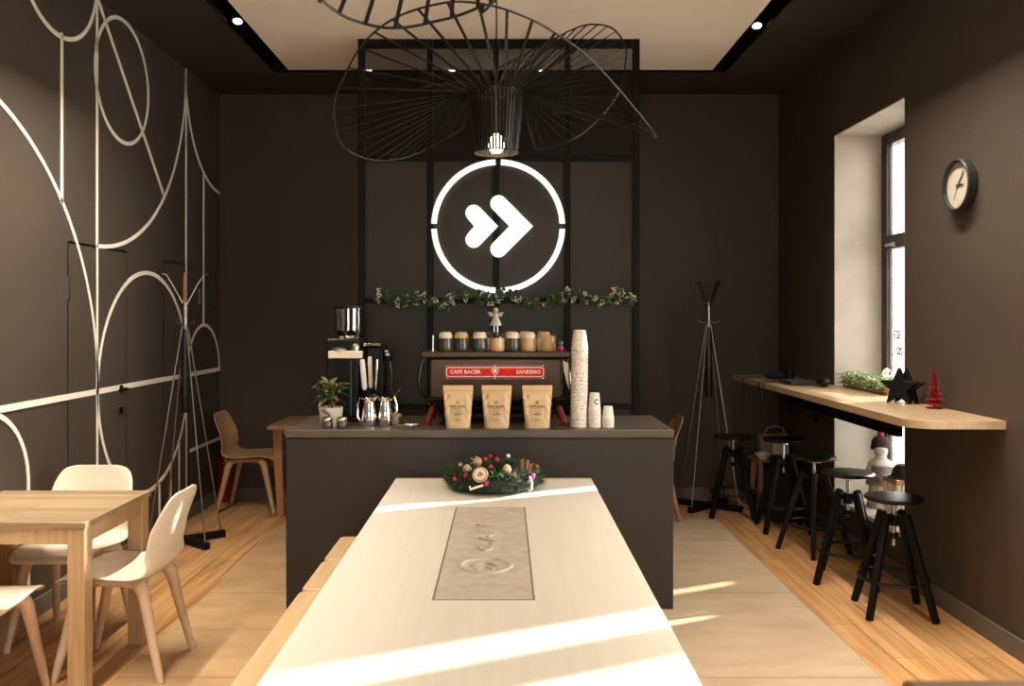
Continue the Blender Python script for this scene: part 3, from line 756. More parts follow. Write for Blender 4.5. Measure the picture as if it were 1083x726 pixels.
# ---- wire pendants
def pendant(label, hub, rim_pts, ribs):
    """rim_pts: (px, py, distance, hub angle) along the wavy rim; ribs: number of ribs in all"""
    t = thing('wire_pendant', label, 'pendant lamp', hub, 0, 'black wire pendant lamps'); hub = Vector(hub)
    rim = [P(a, b_, d)-hub for a, b_, d, g in rim_pts]; ang = [g for *_, g in rim_pts]
    rc = crom(rim, 8, True); k = len(rim)
    MB().tube(rc, .0042, 6, True).build('rim', M['blackgloss'], t)
    # ribs at even steps of rim length
    ac = []
    for i in range(k):
        g0, g1 = ang[i], ang[(i+1) % k]
        if i == k-1: g1 = ang[0]-360
        for j in range(8): ac.append(g0+(g1-g0)*j/8)
    cum = [0]
    for i in range(len(rc)): cum.append(cum[-1]+(rc[(i+1) % len(rc)]-rc[i]).length*(1. if rc[i].y < -.3 else 1.9))
    rb = MB(); hr = .122
    for q in range(ribs):
        L_ = cum[-1]*q/ribs; i = max(j for j in range(len(rc)) if cum[j] <= L_); f_ = (L_-cum[i])/max(1e-9, cum[i+1]-cum[i])
        p = rc[i].lerp(rc[(i+1) % len(rc)], f_); g = R(ac[i])
        a = Vector((hr*math.cos(g), hr*math.sin(g), 0)); rb.beam(a, p, .0115, .003, up=(0,0,1))
    rb.build('ribs', M['black'], t)
    sh = MB()
    for zz, rr in ((0, .125), (-.262, .096)):
        sh.tube([(rr*math.cos(2*PI*i/36), rr*math.sin(2*PI*i/36), zz) for i in range(36)], .004, 6, True)
    for q in range(44):
        g = 2*PI*q/44; d = Vector((math.cos(g), math.sin(g), 0)); sh.beam(d*.125, d*.096+Vector((0,0,-.262)), .0095, .0025, up=d)
    so = sh.build('shade', M['blackgloss'], t)
    q = MB(); q.tube([(0,0,-.02),(0,0,.005)], .03, 14)
    for g in range(4):
        d = Vector((math.cos(PI/2*g), math.sin(PI/2*g), 0)); q.tube([d*.02, d*.125], .003, 6)
    q.tube([(0,0,-.18),(0,0,0)], .018, 12); q.build('socket', M['black'], t)
    MB().tube([(0,0,0), (0,0,ZC-hub.z-.022)], .0035, 8).build('cord', M['black'], t)
    MB().lathe([(0,0),(.05,0),(.055,.02),(0,.021)], 20, Matrix.Translation((0,0,ZC-hub.z-.022))).build('ceiling_rose', M['black'], t)
    bl = MB(); bl.lathe([(0,-.265),(.02,-.262),(.034,-.245),(.036,-.225),(.028,-.20),(.016,-.18),(.015,-.17),(0,-.17)], 20); bl.build('bulb', M['bulb'], t)
    l = bpy.data.lights.new('bulb_lamp', 'POINT'); l.energy = 9; l.color = (1, .74, .45); l.shadow_soft_size = .012
    lo = bpy.data.objects.new('bulb_lamp', l); COL.objects.link(lo); lo.parent = t; lo.location = (0, 0, -.278)
    return t
RIM = [(693,143,3.75,-5),(632,70,3.45,-30),(582,31.6,3.3,-50),(540,12,3.2,-72),(505,3.5,3.15,-88),(470,3,3.15,-104),(421,17.5,3.2,-125),(385,45,3.35,-145),(362,85,3.5,-160),(353,112,3.6,-170),(358,147,3.75,-180),(373,162,3.85,-188),(400,170,3.95,-196),(435,165,4.05,-205),(470,147,4.15,-212),(490,131,4.22,-218),(450,112,4.3,-222),(395,92,4.35,-226),(392,84,4.4,-229),(435,93,4.55,-236),(478,86,4.6,-246),(526,72,4.65,-262),(576,46,4.6,-275),(611,29,4.5,-290),(632,26,4.45,-298),(649,31,4.4,-306),(660,46,4.35,-312),(662,63,4.3,-318),(653,100,4.25,-323),(621,137,4.2,-328),(590,154,4.15,-331),(565,156,4.1,-334),(568,128,4.1,-338),(597,119,4.05,-343),(632,121,4.0,-349),(667,131,3.9,-355)]
pendant('black wire pendant lamp with wavy brim and glowing bulb above the communal table', P(525, 99, 3.9), RIM, 100)
H2 = Vector((-.07, 1.86, 2.78))
def rim2():
    out = []
    front_ = [(524,0,2.45,78),(511,5.5,2.47,82),(496.5,12,2.5,88),(478,18.5,2.52,95),(459,23,2.55,102),(439,27.5,2.56,109),(419,29.6,2.56,116),(402,28.7,2.55,123),(382,24,2.52,130),(363,16.6,2.48,138),(341,0,2.42,147),(322,-25,2.35,157)]
    for a in range(175, 430, 17):
        g = R(a); r = .72+.06*math.sin(3*g); p = H2+Vector((r*math.cos(g), r*math.sin(g), .10+.16*math.sin(2*g+1)))
        out.append((HX+p.x*F/p.y, HY-(p.z-EYE)*F/p.y, p.y, a))
    full = front_+out
    return [(a, b_, d, -g) for a, b_, d, g in full]
r2 = rim2()
# keep rib angles as plain plan angles
def pendant2():
    pts = [(a, b_, d, -g) for a, b_, d, g in r2]
    pts = pts[::-1]
    return pendant('nearer black wire pendant lamp, only its brim showing at the top edge', H2, pts, 50)
pendant2()

# ================================================================== ON THE COUNTER
# ---- espresso machine
MX, MY = -.052, 5.14
e = thing('espresso_machine', 'bronze espresso machine with a red name plate in the middle of the counter', 'espresso machine', (MX, MY, CZ))
prof = [(-.085, .135), (-.095, .17), (-.085, .38), (.30, .38), (.30, .10), (-.03, .10)]
X = Matrix(((0,0,1,-.381),(1,0,0,0),(0,1,0,0),(0,0,0,1)))
MB().ext(prof, .762, X).build('body', M['bronze'], e, bevel=.012, bseg=3)
MB().box(-.425, .425, -.10, .31, .385, .419).build('cup_tray', M['bronze'], e, bevel=.006)
q = MB(); q.tube([(-.40,-.09,.145),(.40,-.09,.145)], .013, 10); q.build('front_bar', M['blackgloss'], e)
for sx in (-1, 1):
    q = MB(); q.tube([(sx*.405,-.06,.40),(sx*.43,-.09,.35),(sx*.445,-.10,.25),(sx*.425,-.09,.17),(sx*.375,-.07,.115)], .010, 8); q.build('side_tube', M['blackgloss'], e)
    for yy in (-.11, .25):
        lg = MB(); lg.tube([(sx*.335, yy+.03, .135), (sx*.362, yy-.005, .09)], .013, 10); lo = lg.build('leg', M['black'], e)
        q = MB(); q.tube([(sx*.360, yy-.003, .10), (sx*.39, yy-.03, .012)], [.018, .02], 12); q.lathe([(0,0),(.026,0),(.026,.008),(.016,.014),(0,.016)], 14, Matrix.Translation((sx*.392, yy-.032, 0))); q.build('red_sleeve', M['darkred'], lo)
q = MB(); q.box(-.33, .33, -.05, .27, .03, .058); q.box(-.33, .33, .12, .27, .058, .11); q.build('drip_tray', M['black'], e, bevel=.004)
for x in (-.19, .0, .19):
    q = MB(); q.lathe([(0,.075),(.032,.075),(.034,.11),(0,.11)], 18, Matrix.Translation((x, -.01, 0))); q.tube([(x,-.03,.085),(x+.01,-.085,.08)], .011, 8); q.build('group_head', M['steel'], e)
for x in (-.362, .342):
    q = MB(); q.tube([(x, -.085, .419), (x, -.085, .512)], .006, 8); q.build('rail_post', M['chrome'], e)
q = MB(); q.tube([(-.362,-.085,.512),(-.362,.27,.512),(.342,.27,.512),(.342,-.085,.512)], .005, 8); q.tube([(-.362,.27,.512),(-.362,.27,.419)], .005, 8); q.tube([(.342,.27,.512),(.342,.27,.419)], .005, 8); q.build('cup_rail', M['blackgloss'], e)
py_ = -.094
pl = MB(); pl.ext(rrect(-.288,.288,-.043,.043,.008), .006, front(-.005, py_, .302)); pl = pl.build('name_plate', M['darkred'], e, bevel=.001)
q = MB(); q.ext(rrect(-.278,.278,-.026,.026,.014), .004, front(-.005, py_-.004, .302)); q.build('plate_field', M['red'], pl)
q = MB(); rr_ = rrect(-.278,.278,-.026,.026,.014); q.tube([(-.005+x, py_-.009, .302+z) for x, z in rr_], .0028, 6, True); q.build('plate_border', M['white'], pl)
q = MB()
text(q, 'CAFE RACER', .030, lambda x, y, z: (-.175+x, py_-.0095-z, .302+y), bold=.0006, spacing=1.02)
text(q, 'SANREMO', .030, lambda x, y, z: (.187+x, py_-.0095-z, .302+y), bold=.0006, spacing=1.02)
q.build('plate_lettering', M['white'], pl, smooth=0)
q = MB(); hp = [(.016*math.sin(a)**3*1.25, (.013*math.cos(a)-.005*math.cos(2*a)-.002*math.cos(3*a)-.001*math.cos(4*a))*1.45) for a in [2*PI*i/28 for i in range(28)]]
q.tube([(-.005+x, py_-.0095, .304+z) for x, z in hp], .0022, 6, True); q.tube([(-.005, py_-.0095, .262), (-.005, py_-.0095, .283)], .0022, 6); q.tube([(-.005, py_-.0095, .325), (-.005, py_-.0095, .343)], .0022, 6)
q.ext([(x*.55, z*.55) for x, z in hp][::-1], .003, front(-.005, py_-.008, .306)); q.build('heart_emblem', M['white'], pl)
q = MB()
for sx in (-.28, .27):
    for sz in (-.036, .036): q.ball((sx, py_-.007, .302+sz), .004, 8)
q.build('plate_screws', M['chrome'], pl)
q = MB(); q.tube([(.40,-.05,.40),(.418,-.08,.37),(.425,-.09,.20)], .008, 8); q.build('steam_wand', M['chrome'], e)
q = MB(); q.ext([(0,0),(.03,-.02),(.045,-.15),(.03,-.16),(.005,-.06)][::-1], .004, front(.385,-.085,.37)); q.build('cloth', M['cream'], e)

# ---- upturned cups on the machine
def make_cup():
    t = thing('coffee_cup', '', 'cup', (0,0,0), 0, 'upturned cups on the espresso machine')
    MB().lathe([(.036,0),(.041,.0),(.044,.012),(.0445,.04),(.041,.066),(.0405,.0665),(0,.0665)], 24).build('bowl', M['darkcup'], t)
    MB().lathe([(.0408,.066),(.040,.08),(.033,.094),(.024,.098),(.023,.094),(0,.093)], 24).build('foot', M['white'], t)
    return t
def recolour(o, a, b_):
    for chd in o.children:
        if chd.name.startswith('bowl'): chd.data = chd.data.copy(); chd.data.materials[0] = a
        else: chd.data = chd.data.copy(); chd.data.materials[0] = b_
cup = make_cup()
CU = [(471.3,5.12,'d','w','dark cup with white foot at the left end of the machine top'),
      (488,5.12,'d','t','dark cup with tan foot, second from left on the machine'),
      (507.3,5.12,'d','w','dark cup with white foot, third from left on the machine'),
      (526,5.12,'t','h','tan cup just left of the angel doll column, front row on machine'),
      (542.3,5.12,'d','w','dark cup with white foot between two tan cups on the machine'),
      (559,5.12,'t','w','tan cup with white foot, second from right on the machine'),
      (579.5,5.11,'t','t','small all-tan cup at the right end of the machine top'),
      (517,5.26,'t','h','tan cup in the back row behind the middle of the machine top'),
      (541,5.26,'w','w','white cup in the back row behind the dark cup of the right half'),
      (556,5.28,'t','w','tan cup with white foot in the back row, right half'),
      (575,5.24,'w','t','pale cup with tan foot behind the small all-tan cup')]
km = {'d': M['darkcup'], 't': M['tancup'], 'w': M['cream'], 'h': M['hopper']}
for i, (px, y, a, b_, lb) in enumerate(CU):
    o = cup if i == 0 else dup(cup, (0,0,0)); o.location = ((px-HX)*y/F, y, CZ+.4195 + (0 if y < 5.2 else 0)); o['label'] = lb
    recolour(o, km[a], km[b_])
    o.scale = (1, 1, 1.13) if i != 6 else (.95, .95, .95)
t = thing('trinket', 'tiny teal and pink trinket at the right end of the machine top', 'trinket', (.325, 5.10, CZ+.4195))
MB().lathe([(0,0),(.014,0),(.016,.018),(.008,.032),(0,.034)], 12).build('body', M['pink'], t); MB().ball((0,0,.046), .015, 10).build('head', M['teal'], t)

# ---- coffee bags
def make_bag():
    t = thing('coffee_bag', '', 'coffee bag', (0,0,0), 0, 'kraft coffee bags on the counter')
    n = 56; rows = []; Hb = .236
    for i in range(31):
        v = i/30; z = Hb*v; hw = .068+.016*min(1, v*1.1); dp = .034*(1-v**1.6)+.003
        if v > .86: dp = .003
        row = []
        for j in range(n+1):
            a = 2*PI*j/n; ca, sa = math.cos(a), math.sin(a)
            x = hw*math.copysign(abs(ca)**.55, ca); y = dp*math.copysign(abs(sa)**.8, sa)
            if v < .86: y += (.0042*math.sin(11*x/.07+6*v)*abs(x)/.07+.0032*math.sin(9*v*PI+14*abs(x)/.07)*(abs(x)/.07)**1.5+.0016*math.sin(23*v+31*x))*(1 if sa < 0 else -1)*min(1, v*4)*min(1, (.86-v)*8)
            row.append((x, y, z))
        rows.append(row)
    mb = MB(); mb.grid(rows)
    mb.face(*range(n)); mb.build('pouch', M['kraft'], t, smooth=50)
    def on(x, y, z, zc):   # onto the bulged front
        v = (zc+y)/Hb; return (x, -(.034*(1-v**1.6)+.003)*(1-(x/.085)**2*.35)-.0055-z, zc+y)
    q = MB()
    text(q, 'THE BARN', .0165, lambda x, y, z: on(x, y, z, .120), bold=.0003, spacing=1.12)
    q.beam(on(-.010, 0, 0, .133), on(.0, 0, 0, .153), .003, .0012); q.beam(on(.010, 0, 0, .133), on(.0, 0, 0, .153), .003, .0012); q.beam(on(-.005,0,0,.141), on(.005,0,0,.141), .002, .0012)
    for zc, w, h in ((.107, .042, .0024), (.092, .022, .0022), (.079, .042, .0055), (.072, .048, .0015), (.055, .02, .0015), (.047, .03, .0028)):
        for k in range(6 if h > .002 else 4):
            x0 = -w/2+w*k/(6 if h > .002 else 4); q.beam(on(x0, 0, 0, zc), on(x0+w*.11, 0, 0, zc), .001, h)
    q.build('print', M['ink'], t, smooth=0)
    q = MB(); q.beam((-.080, -.0042, .206), (.080, -.0042, .206), .0025, .003); q.build('seal_line', M['tan'], t)
    return t
bag = make_bag()
for i, (px, lb, rz) in enumerate([(484.5, 'kraft coffee bag at the left of the three on the counter edge', 2), (525.3, 'kraft coffee bag in the middle of the three, below the red plate', -1), (568.2, 'kraft coffee bag at the right of the three, near the tall cup stack', 1)]):
    o = bag if i == 0 else dup(bag, (0,0,0)); o.location = ((px-HX)*4.91/F, 4.91, CZ); o.rotation_euler = (0,0,R(rz)); o['label'] = lb

# ---- nested paper cups
def paper_cup(name, label, m, r_rim, r_foot, h, loc, group, logo=False):
    o = MB(); n = 28
    o.lathe([(r_rim-.0006,.004),(r_rim,.0),(r_rim+.0018,.0025),(r_rim,.005),(r_foot,h),(r_foot-.002,h),(r_foot-.003,h-.006),(0,h-.006)], n)
    ob = o.build(name, m, None, loc); tag(ob, label, 'paper cup', group); return ob
def stack(x, y, n, pitch, m, rr, rf, h, words, group, lean=0.):
    top = None
    for k in range(n):
        lb = words[2] if k == n-1 else (words[0] if k == 0 else words[1])
        z = CZ+k*pitch
        if top is None or k in (0, n-1):
            o = paper_cup('paper_cup', lb, m, rr, rf, h, (x+lean*k, y, z), group); top = top or o; mid = o
        else:
            o = mid.copy(); COL.objects.link(o); o.location = (x+lean*k, y, z); o['label'] = lb; o.rotation_euler = (0,0,.7*k)
    return o
stack((612.3-HX)*4.95/F, 4.95, 21, .0215, M['speckle'], .0475, .0335, .115,
      ('speckled paper cup at the bottom of the tall stack', 'speckled paper cup nested within the tall stack', 'speckled paper cup on top of the tall stack'), 'tall stack of speckled cups', .0002)
tp = stack((628.8-HX)*4.93/F, 4.93, 8, .0135, M['paper'], .0345, .0265, .098,
      ('plain paper cup at the bottom of the medium stack', 'plain paper cup nested within the medium stack', 'paper cup with dark round logo on top of the medium stack'), 'medium stack of white cups')
q = MB(); rf = lambda z: .0345+(.0265-.0345)*z/.098+.0006
for i in range(21):
    pass
rws = []
for i in range(25):
    a = R(40+280*i/24); row = []
    for rr_ in (.0155, .0095):
        u, v = rr_*math.cos(a), rr_*math.sin(a); z = .050+v; th = -PI/2+.35+u/.03; row.append((rf(z)*math.cos(th), rf(z)*math.sin(th), z))
    rws.append(row)
q.grid(rws); q.build('cup_logo', M['ink'], tp, solid=.0006)
stack((643.2-HX)*4.93/F, 4.93, 5, .0115, M['paper'], .0325, .0245, .072,
      ('small paper cup at the bottom of the shortest stack', 'small paper cup nested within the shortest stack', 'small paper cup on top of the shortest stack'), 'short stack of small white cups')

# ---- grinders
t = thing('coffee_grinder', 'black coffee grinder with a clear hopper at the left of the counter', 'coffee grinder', (-.965, 5.32, CZ))
MB().box(-.10, .10, -.11, .13, .02, .49).build('body', M['blackgloss'], t, bevel=.015, bseg=3)
MB().box(-.105, .105, -.15, .14, 0, .022).build('base', M['black'], t, bevel=.006)
MB().lathe([(.05,.485),(.058,.50),(.085,.535),(.087,.67),(.085,.672),(.083,.538),(.056,.503)], 28, Matrix.Translation((.02,0,0))).build('hopper', M['hopper'], t)
MB().lathe([(.084,.668),(.09,.668),(.09,.682),(.0,.686)], 28, Matrix.Translation((.02,0,0))).build('hopper_lid', M['blackgloss'], t)
MB().lathe([(0,.485),(.066,.485),(.06,.51),(.045,.525),(0,.525)], 24, Matrix.Translation((.02,0,0))).build('collar', M['chrome'], t)
MB().box(-.07, .125, -.175, -.11, .375, .418).build('white_bar', M['cream'], t, bevel=.004)
q = MB(); q.lathe([(0,.418),(.04,.418),(.042,.43),(.03,.438),(0,.44)], 20, Matrix.Translation((-.01,-.14,0))); q.lathe([(0,.418),(.022,.418),(.024,.445),(.015,.46),(0,.462)], 16, Matrix.Translation((.085,-.14,0))); q.build('tamper_disc', M['steel'], t)
q = MB(); q.box(.05, .055, -.113, -.109, .03, .36); q.build('edge_strip', M['teal'], t)
t = thing('coffee_grinder', 'slim black grinder with slanted control head right of the clear hopper', 'coffee grinder', (-.78, 5.38, CZ))
MB().box(-.06, .05, -.06, .09, 0, .44).build('body', M['blackgloss'], t, bevel=.01)
MB().box(-.075, .045, -.09, .09, .44, .458).build('lid', M['chrome'], t, bevel=.004)
q = MB(); q.ext([(.03,.46),(.065,.45),(.10,.36),(.07,.35)][::-1], .07, front(0,-.03,0)); hd_ = q.build('control_head', M['black'], t, bevel=.004)
q = MB(); q.box(.064, .088, -.104, -.099, .385, .40); q.box(.06, .08, -.104, -.099, .408, .418); q.build('buttons', M['steel'], hd_)
MB().tube([(.085,-.06,.35),(.095,-.06,.27),(.09,-.06,.19),(.12,-.06,.12),(.118,-.06,.02)], .004, 6).build('cable', M['steel'], t)

# ---- milk pitchers
def make_pitcher():
    t = thing('milk_pitcher', '', 'milk pitcher', (0,0,0), 0, 'steel milk pitchers')
    MB().lathe([(0,0),(.036,0),(.041,.008),(.043,.05),(.040,.085),(.031,.12),(.030,.145),(.034,.160),(.032,.160),(.028,.145),(.029,.12),(.037,.085),(0,.02)], 28).build('jug', M['chrome'], t)
    q = MB(); q.tube([(-.03,0,.145),(-.052,-.004,.16),(-.064,-.006,.12),(-.066,-.006,.05),(-.045,0,.025)], .0055, 8); q.build('handle', M['chrome'], t)
    q = MB(); q.add([(.026,-.015,.155),(.026,.015,.155),(.052,0,.172),(.028,0,.12)], [(0,2,3),(1,3,2),(0,1,2)]); q.build('spout', M['chrome'], t, solid=.002)
    return t
pt = make_pitcher(); pt.location = ((390.5-HX)*4.98/F, 4.98, CZ); pt['label'] = 'steel milk pitcher left of the pair, handle hanging to its left'
dup(pt, ((407-HX)*4.98/F, 5.0, CZ), PI*.97, 'steel milk pitcher right of the pair, handle turned to the right')
t = thing('tool_jar', 'black jar holding white-handled tools behind the steel pitchers', 'jar', ((392-HX)*5.16/F, 5.16, CZ))
MB().lathe([(0,0),(.045,0),(.047,.01),(.047,.17),(.043,.17),(.043,.012),(0,.012)], 20).build('jar', M['blackgloss'], t)
def brush(p0, p1, r, label, m):
    b_ = thing('barista_brush', label, 'brush', p0, 0, 'tools in the black jar'); d = Vector(p1)-Vector(p0)
    MB().tube([d*.0, d*.5], .006, 8).build('shaft', M['black'], b_)
    MB().tube([d*.5, d*.55, d*.95, d], [r*.7, r, r*.95, r*.7], 12).build('handle', m, b_)
jx = (392-HX)*5.16/F
brush((jx-.018, 5.148, CZ+.014), (jx-.045, 5.132, CZ+.37), .016, 'white-handled brush leaning left in the black jar', M['white'])
brush((jx+.004, 5.178, CZ+.014), (jx-.006, 5.165, CZ+.385), .014, 'white-handled brush standing upright in the black jar', M['cream'])
brush((jx+.024, 5.155, CZ+.014), (jx+.042, 5.135, CZ+.37), .008, 'thin steel-handled tool leaning right in the black jar', M['chrome'])
t = thing('napkin_clip', 'bent bright metal clip with a small tan tray right of the pitchers', 'clip', ((418-HX)*5.1/F, 5.1, CZ))
q = MB(); q.box(-.035, .035, -.03, .03, .04, .055); q.box(-.02, .02, -.02, .02, 0, .04); q.build('tray', M['tan'], t)
q = MB(); q.beam((-.025,0,.055),(.015,0,.075),.02,.004); q.beam((.015,0,.075),(-.028,0,.13),.02,.004); q.beam((-.028,0,.13),(.03,0,.20),.02,.004); q.build('clip_strip', M['chrome'], t)
t = thing('pitcher_rinser', 'flat steel rinser disc set on the counter left of the machine', 'rinser', ((430-HX)*4.98/F, 4.99, CZ))
MB().lathe([(0,.0),(.078,0),(.08,.004),(.07,.006),(0,.006)], 30).build('plate', M['steel'], t)
q = MB()
for k in range(6):
    a = PI/3*k; q.beam((0,0,.008), (.058*math.cos(a), .058*math.sin(a), .008), .006, .004)
q.lathe([(0,.006),(.012,.006),(.01,.014),(0,.015)], 12); q.build('spray_cross', M['chrome'], t)

# ---- potted poinsettia, shakers
t = thing('potted_poinsettia', 'green poinsettia in a cream printed pot at the left end of the counter', 'potted plant', ((350-HX)*4.99/F, 4.99, CZ))
pr = lambda z: .058+.010*z/.105
pot = MB().lathe([(0,0),(.055,0),(.058,.004),(.068,.105),(.069,.108),(.065,.108),(.060,.09),(0,.09)], 30).build('pot', M['cream'], t)
q = MB()
def potmap(x, y, z):     # lettering on an arch, wrapped on the pot
    th = R(46)-x/.055; rr_ = .055+y; u = -.046+math.cos(th)*rr_; v = .036+math.sin(th)*rr_; v = min(v, .103)
    a = -PI/2+u/.062; r_ = pr(v)+.0008+z; return (r_*math.cos(a), r_*math.sin(a), v)
text(q, 'COFFEE', .022, lambda x, y, z: potmap(x, y, z), bold=.0005)
q.build('pot_lettering', M['ink'], pot, smooth=0)
gl, rl, st = MB(), MB(), MB()
for k in range(70):
    a = rnd.uniform(0, 2*PI); lv = rnd.random(); z = .145+.085*lv; r0 = .01+.042*rnd.random(); d = Vector((math.cos(a+rnd.uniform(-.6,.6)), math.sin(a+rnd.uniform(-.6,.6)), rnd.uniform(-.2,.9)+.6*(lv-.5)))
    gl.leaf((r0*math.cos(a), r0*math.sin(a), z), d, (0,0,1), rnd.uniform(.055,.085), rnd.uniform(.032,.044), droop=.2)
for k in range(22):
    a = rnd.uniform(0, 2*PI); rl.leaf((.02*math.cos(a), .02*math.sin(a), .108+.035*rnd.random()), (math.cos(a), math.sin(a), .35), (0,0,1), .062, .034, droop=.15)
for k in range(5):
    a = 2*PI*k/5; st.tube([(.01*math.cos(a), .01*math.sin(a), .085), (.02*math.cos(a), .02*math.sin(a), .22)], .003, 6)
gl.build('leaves', [M['olive']], t, smooth=0); rl.build('lower_leaves', M['maroon'], t, smooth=0); st.build('stems', M['green'], t)
def make_shaker():
    t = thing('glass_shaker', '', 'shaker', (0,0,0), 0, 'shakers before the poinsettia')
    MB().lathe([(0,0),(.028,0),(.030,.004),(.030,.038),(.027,.043),(0,.043)], 22).build('jar', M['darkcup'], t)
    MB().lathe([(0,.043),(.029,.043),(.031,.047),(.030,.060),(.02,.066),(0,.067)], 22).build('lid', M['chrome'], t)
    return t
sk = make_shaker(); sk.location = ((346-HX)*4.87/F, 4.87, CZ); sk['label'] = 'squat shaker with a steel lid directly before the poinsettia pot'
dup(sk, ((361.5-HX)*4.87/F, 4.87, CZ), .5, 'squat shaker with a steel lid right of the poinsettia pot')

# ================================================================== WREATH ON THE TABLE
wc = Vector((-.055, 4.425, .74))
t = thing('christmas_wreath', 'fir wreath with baubles and a wood slice at the far end of the table', 'wreath', wc)
wr = MB(); Rw, rw = .175, .052
rws = []
for i in range(49):
    a = 2*PI*i/48
    rws.append([((Rw+rw*math.cos(b_)*1.15)*math.cos(a), (Rw+rw*math.cos(b_)*1.15)*math.sin(a), .05+.048*math.sin(b_)) for b_ in [2*PI*j/12 for j in range(13)]])
wr.grid(rws)
for k in range(4200):
    wr.k = 1 if rnd.random() < .35 else 0
    a = rnd.uniform(0, 2*PI); b_ = rnd.uniform(-.5, PI+.5); c_ = Vector(((Rw+rw*math.cos(b_)*1.15)*math.cos(a), (Rw+rw*math.cos(b_)*1.15)*math.sin(a), .05+.048*math.sin(b_)))
    n_ = Vector((math.cos(b_)*math.cos(a), math.cos(b_)*math.sin(a), math.sin(b_))); d = (n_+Vector((rnd.uniform(-1,1), rnd.uniform(-1,1), rnd.uniform(-.5,.8)))*.9).normalized()
    L_ = rnd.uniform(.018, .046)
    if c_.z+d.z*L_ < .004: d.z = abs(d.z); 
    x_ = d.orthogonal().normalized()*.0022; wr.add([c_-x_, c_+x_, c_+d*L_], [(0,1,2)])
wr.build('fir_twigs', [M['fir'], M['green']], t, smooth=0)
sg = MB()
for (x, y) in ((.13,-.15),(.02,-.205),(.20,.0),(.18,-.09),(.09,-.19)):
    for k in range(30):
        a = rnd.uniform(0, 2*PI); sg.leaf((x+rnd.uniform(-.03,.03), y+rnd.uniform(-.03,.03), .07+rnd.uniform(0,.035)), (math.cos(a), math.sin(a), rnd.uniform(.1,.8)), (0,0,1), .032, .013)
sg.build('sage_sprigs', M['sage'], t, smooth=0)
def wp(px, py, y): return P(px, py, y-.05)-wc
for px, py, y, r_, mk in ((514.5,511.5,4.245,.012,'pink'),(563,503.5,4.33,.012,'pink'),(543.5,502,4.3,.010,'berry'),(513,486,4.5,.010,'berry'),(525,486.5,4.5,.011,'berry'),(537.5,482.5,4.55,.009,'white'),(518.5,483,4.55,.007,'berry'),(492.5,503.5,4.3,.010,'berry'),(481,507,4.3,.009,'berry'),(487,492,4.42,.009,'tan'),(567.5,494,4.4,.009,'berry'),(519,494.5,4.34,.010,'berry')):
    MB().ball((0,0,0), r_*1.25, 12).build('bauble', M[mk], t, wp(px, py, y))
p = wp(508, 502.5, 4.255); X = Matrix.Translation(p) @ Euler((R(62), 0, R(-8))).to_matrix().to_4x4()
q = MB(); q.lathe([(0,-.005),(.036,-.005),(.039,0),(.036,.006),(0,.006)], 26, X); ws = q.build('wood_slice', M['tan'], t)
q = MB(); q.lathe([(0,.006),(.028,.006),(.028,.0072),(0,.0072)], 22, X); q.build('slice_face', M['cream'], ws)
q = MB()
for dx, dy in ((0,.008),(.008,-.002),(-.007,-.004)): q.ball(X @ Vector((dx, dy, .009)), .0055, 8)
q.build('slice_berries', M['berry'], ws)
q = MB(); a, b_ = wp(497,518,4.215), wp(511,513.5,4.235); q.tube([a+Vector((0,0,.015)), a, b_], .006, 8); q.build('candy_stick', M['cream'], t)
q = MB(); q.tube([wp(560,505,4.3), wp(562.5,511,4.26), wp(562,518,4.25), wp(559,519,4.25)], .006, 8); q.build('candy_stick', M['white'], t)
for k, (px, py) in enumerate(((552,491),(557,491.5),(559,496))):
    q = MB(); a = wp(px, py+6, 4.36); q.tube([a, a+Vector((.004*k, .01, .05))], .009, 8); q.build('cinnamon_stick', M['cinnamon'], t)
for px, py, y in ((536,497,4.3),(505,489,4.45),(494,497,4.36)):
    q = MB(); c_ = wp(px, py, y)
    q.lathe([(0,-.026),(.018,-.015),(.023,0),(.016,.018),(0,.028)], 14, Matrix.Translation(c_)); q.build('nut_ornament', M['tan'], t)
q = MB(); c_ = wp(502,487.5,4.46)
for k in range(5):
    a = 2*PI*k/5; q.beam(c_, c_+Vector((.026*math.cos(a), -.002, .026*math.sin(a))), .010, .004, .003, .002)
q.build('straw_star', M['cream'], t)

# ================================================================== WALL CLOCK AND WINDOW BAR ITEMS
t = thing('wall_clock', 'round wall clock with dark rim and pale face on the right wall', 'clock', (XR, 4.59, 2.286))
X = Matrix.Rotation(-PI/2, 4, 'Y')                      # lathe axis towards -x
MB().lathe([(0,0),(.128,0),(.137,.01),(.137,.048),(.130,.054),(.122,.050),(.119,.030),(0,.030)], 48, X).build('case', M['clockrim'], t)
MB().lathe([(0,.030),(.1195,.030),(.1195,.032),(0,.032)], 48, X).build('face', M['clockface'], t)
def hand(ang, L_, w, name, m, tail=.02):
    d = Vector((0, -math.sin(ang), math.cos(ang))); MB().beam(-d*tail+Vector((-.036,0,0)), d*L_+Vector((-.036,0,0)), w, .002, w*.7, .002, up=(1,0,0)).build(name, m, t)
hand(R(93), .055, .011, 'hour_hand', M['ink']); hand(R(40), .085, .008, 'minute_hand', M['ink']); hand(R(212), .085, .0025, 'second_hand', M['grey'])
q = MB()
for k in range(12):
    a = PI/6*k; d = Vector((0, -math.sin(a), math.cos(a))); q.beam(d*.098+Vector((-.0325,0,0)), d*.109+Vector((-.0325,0,0)), .0035, .0012, up=(1,0,0))
q.build('hour_marks', M['grey'], t)

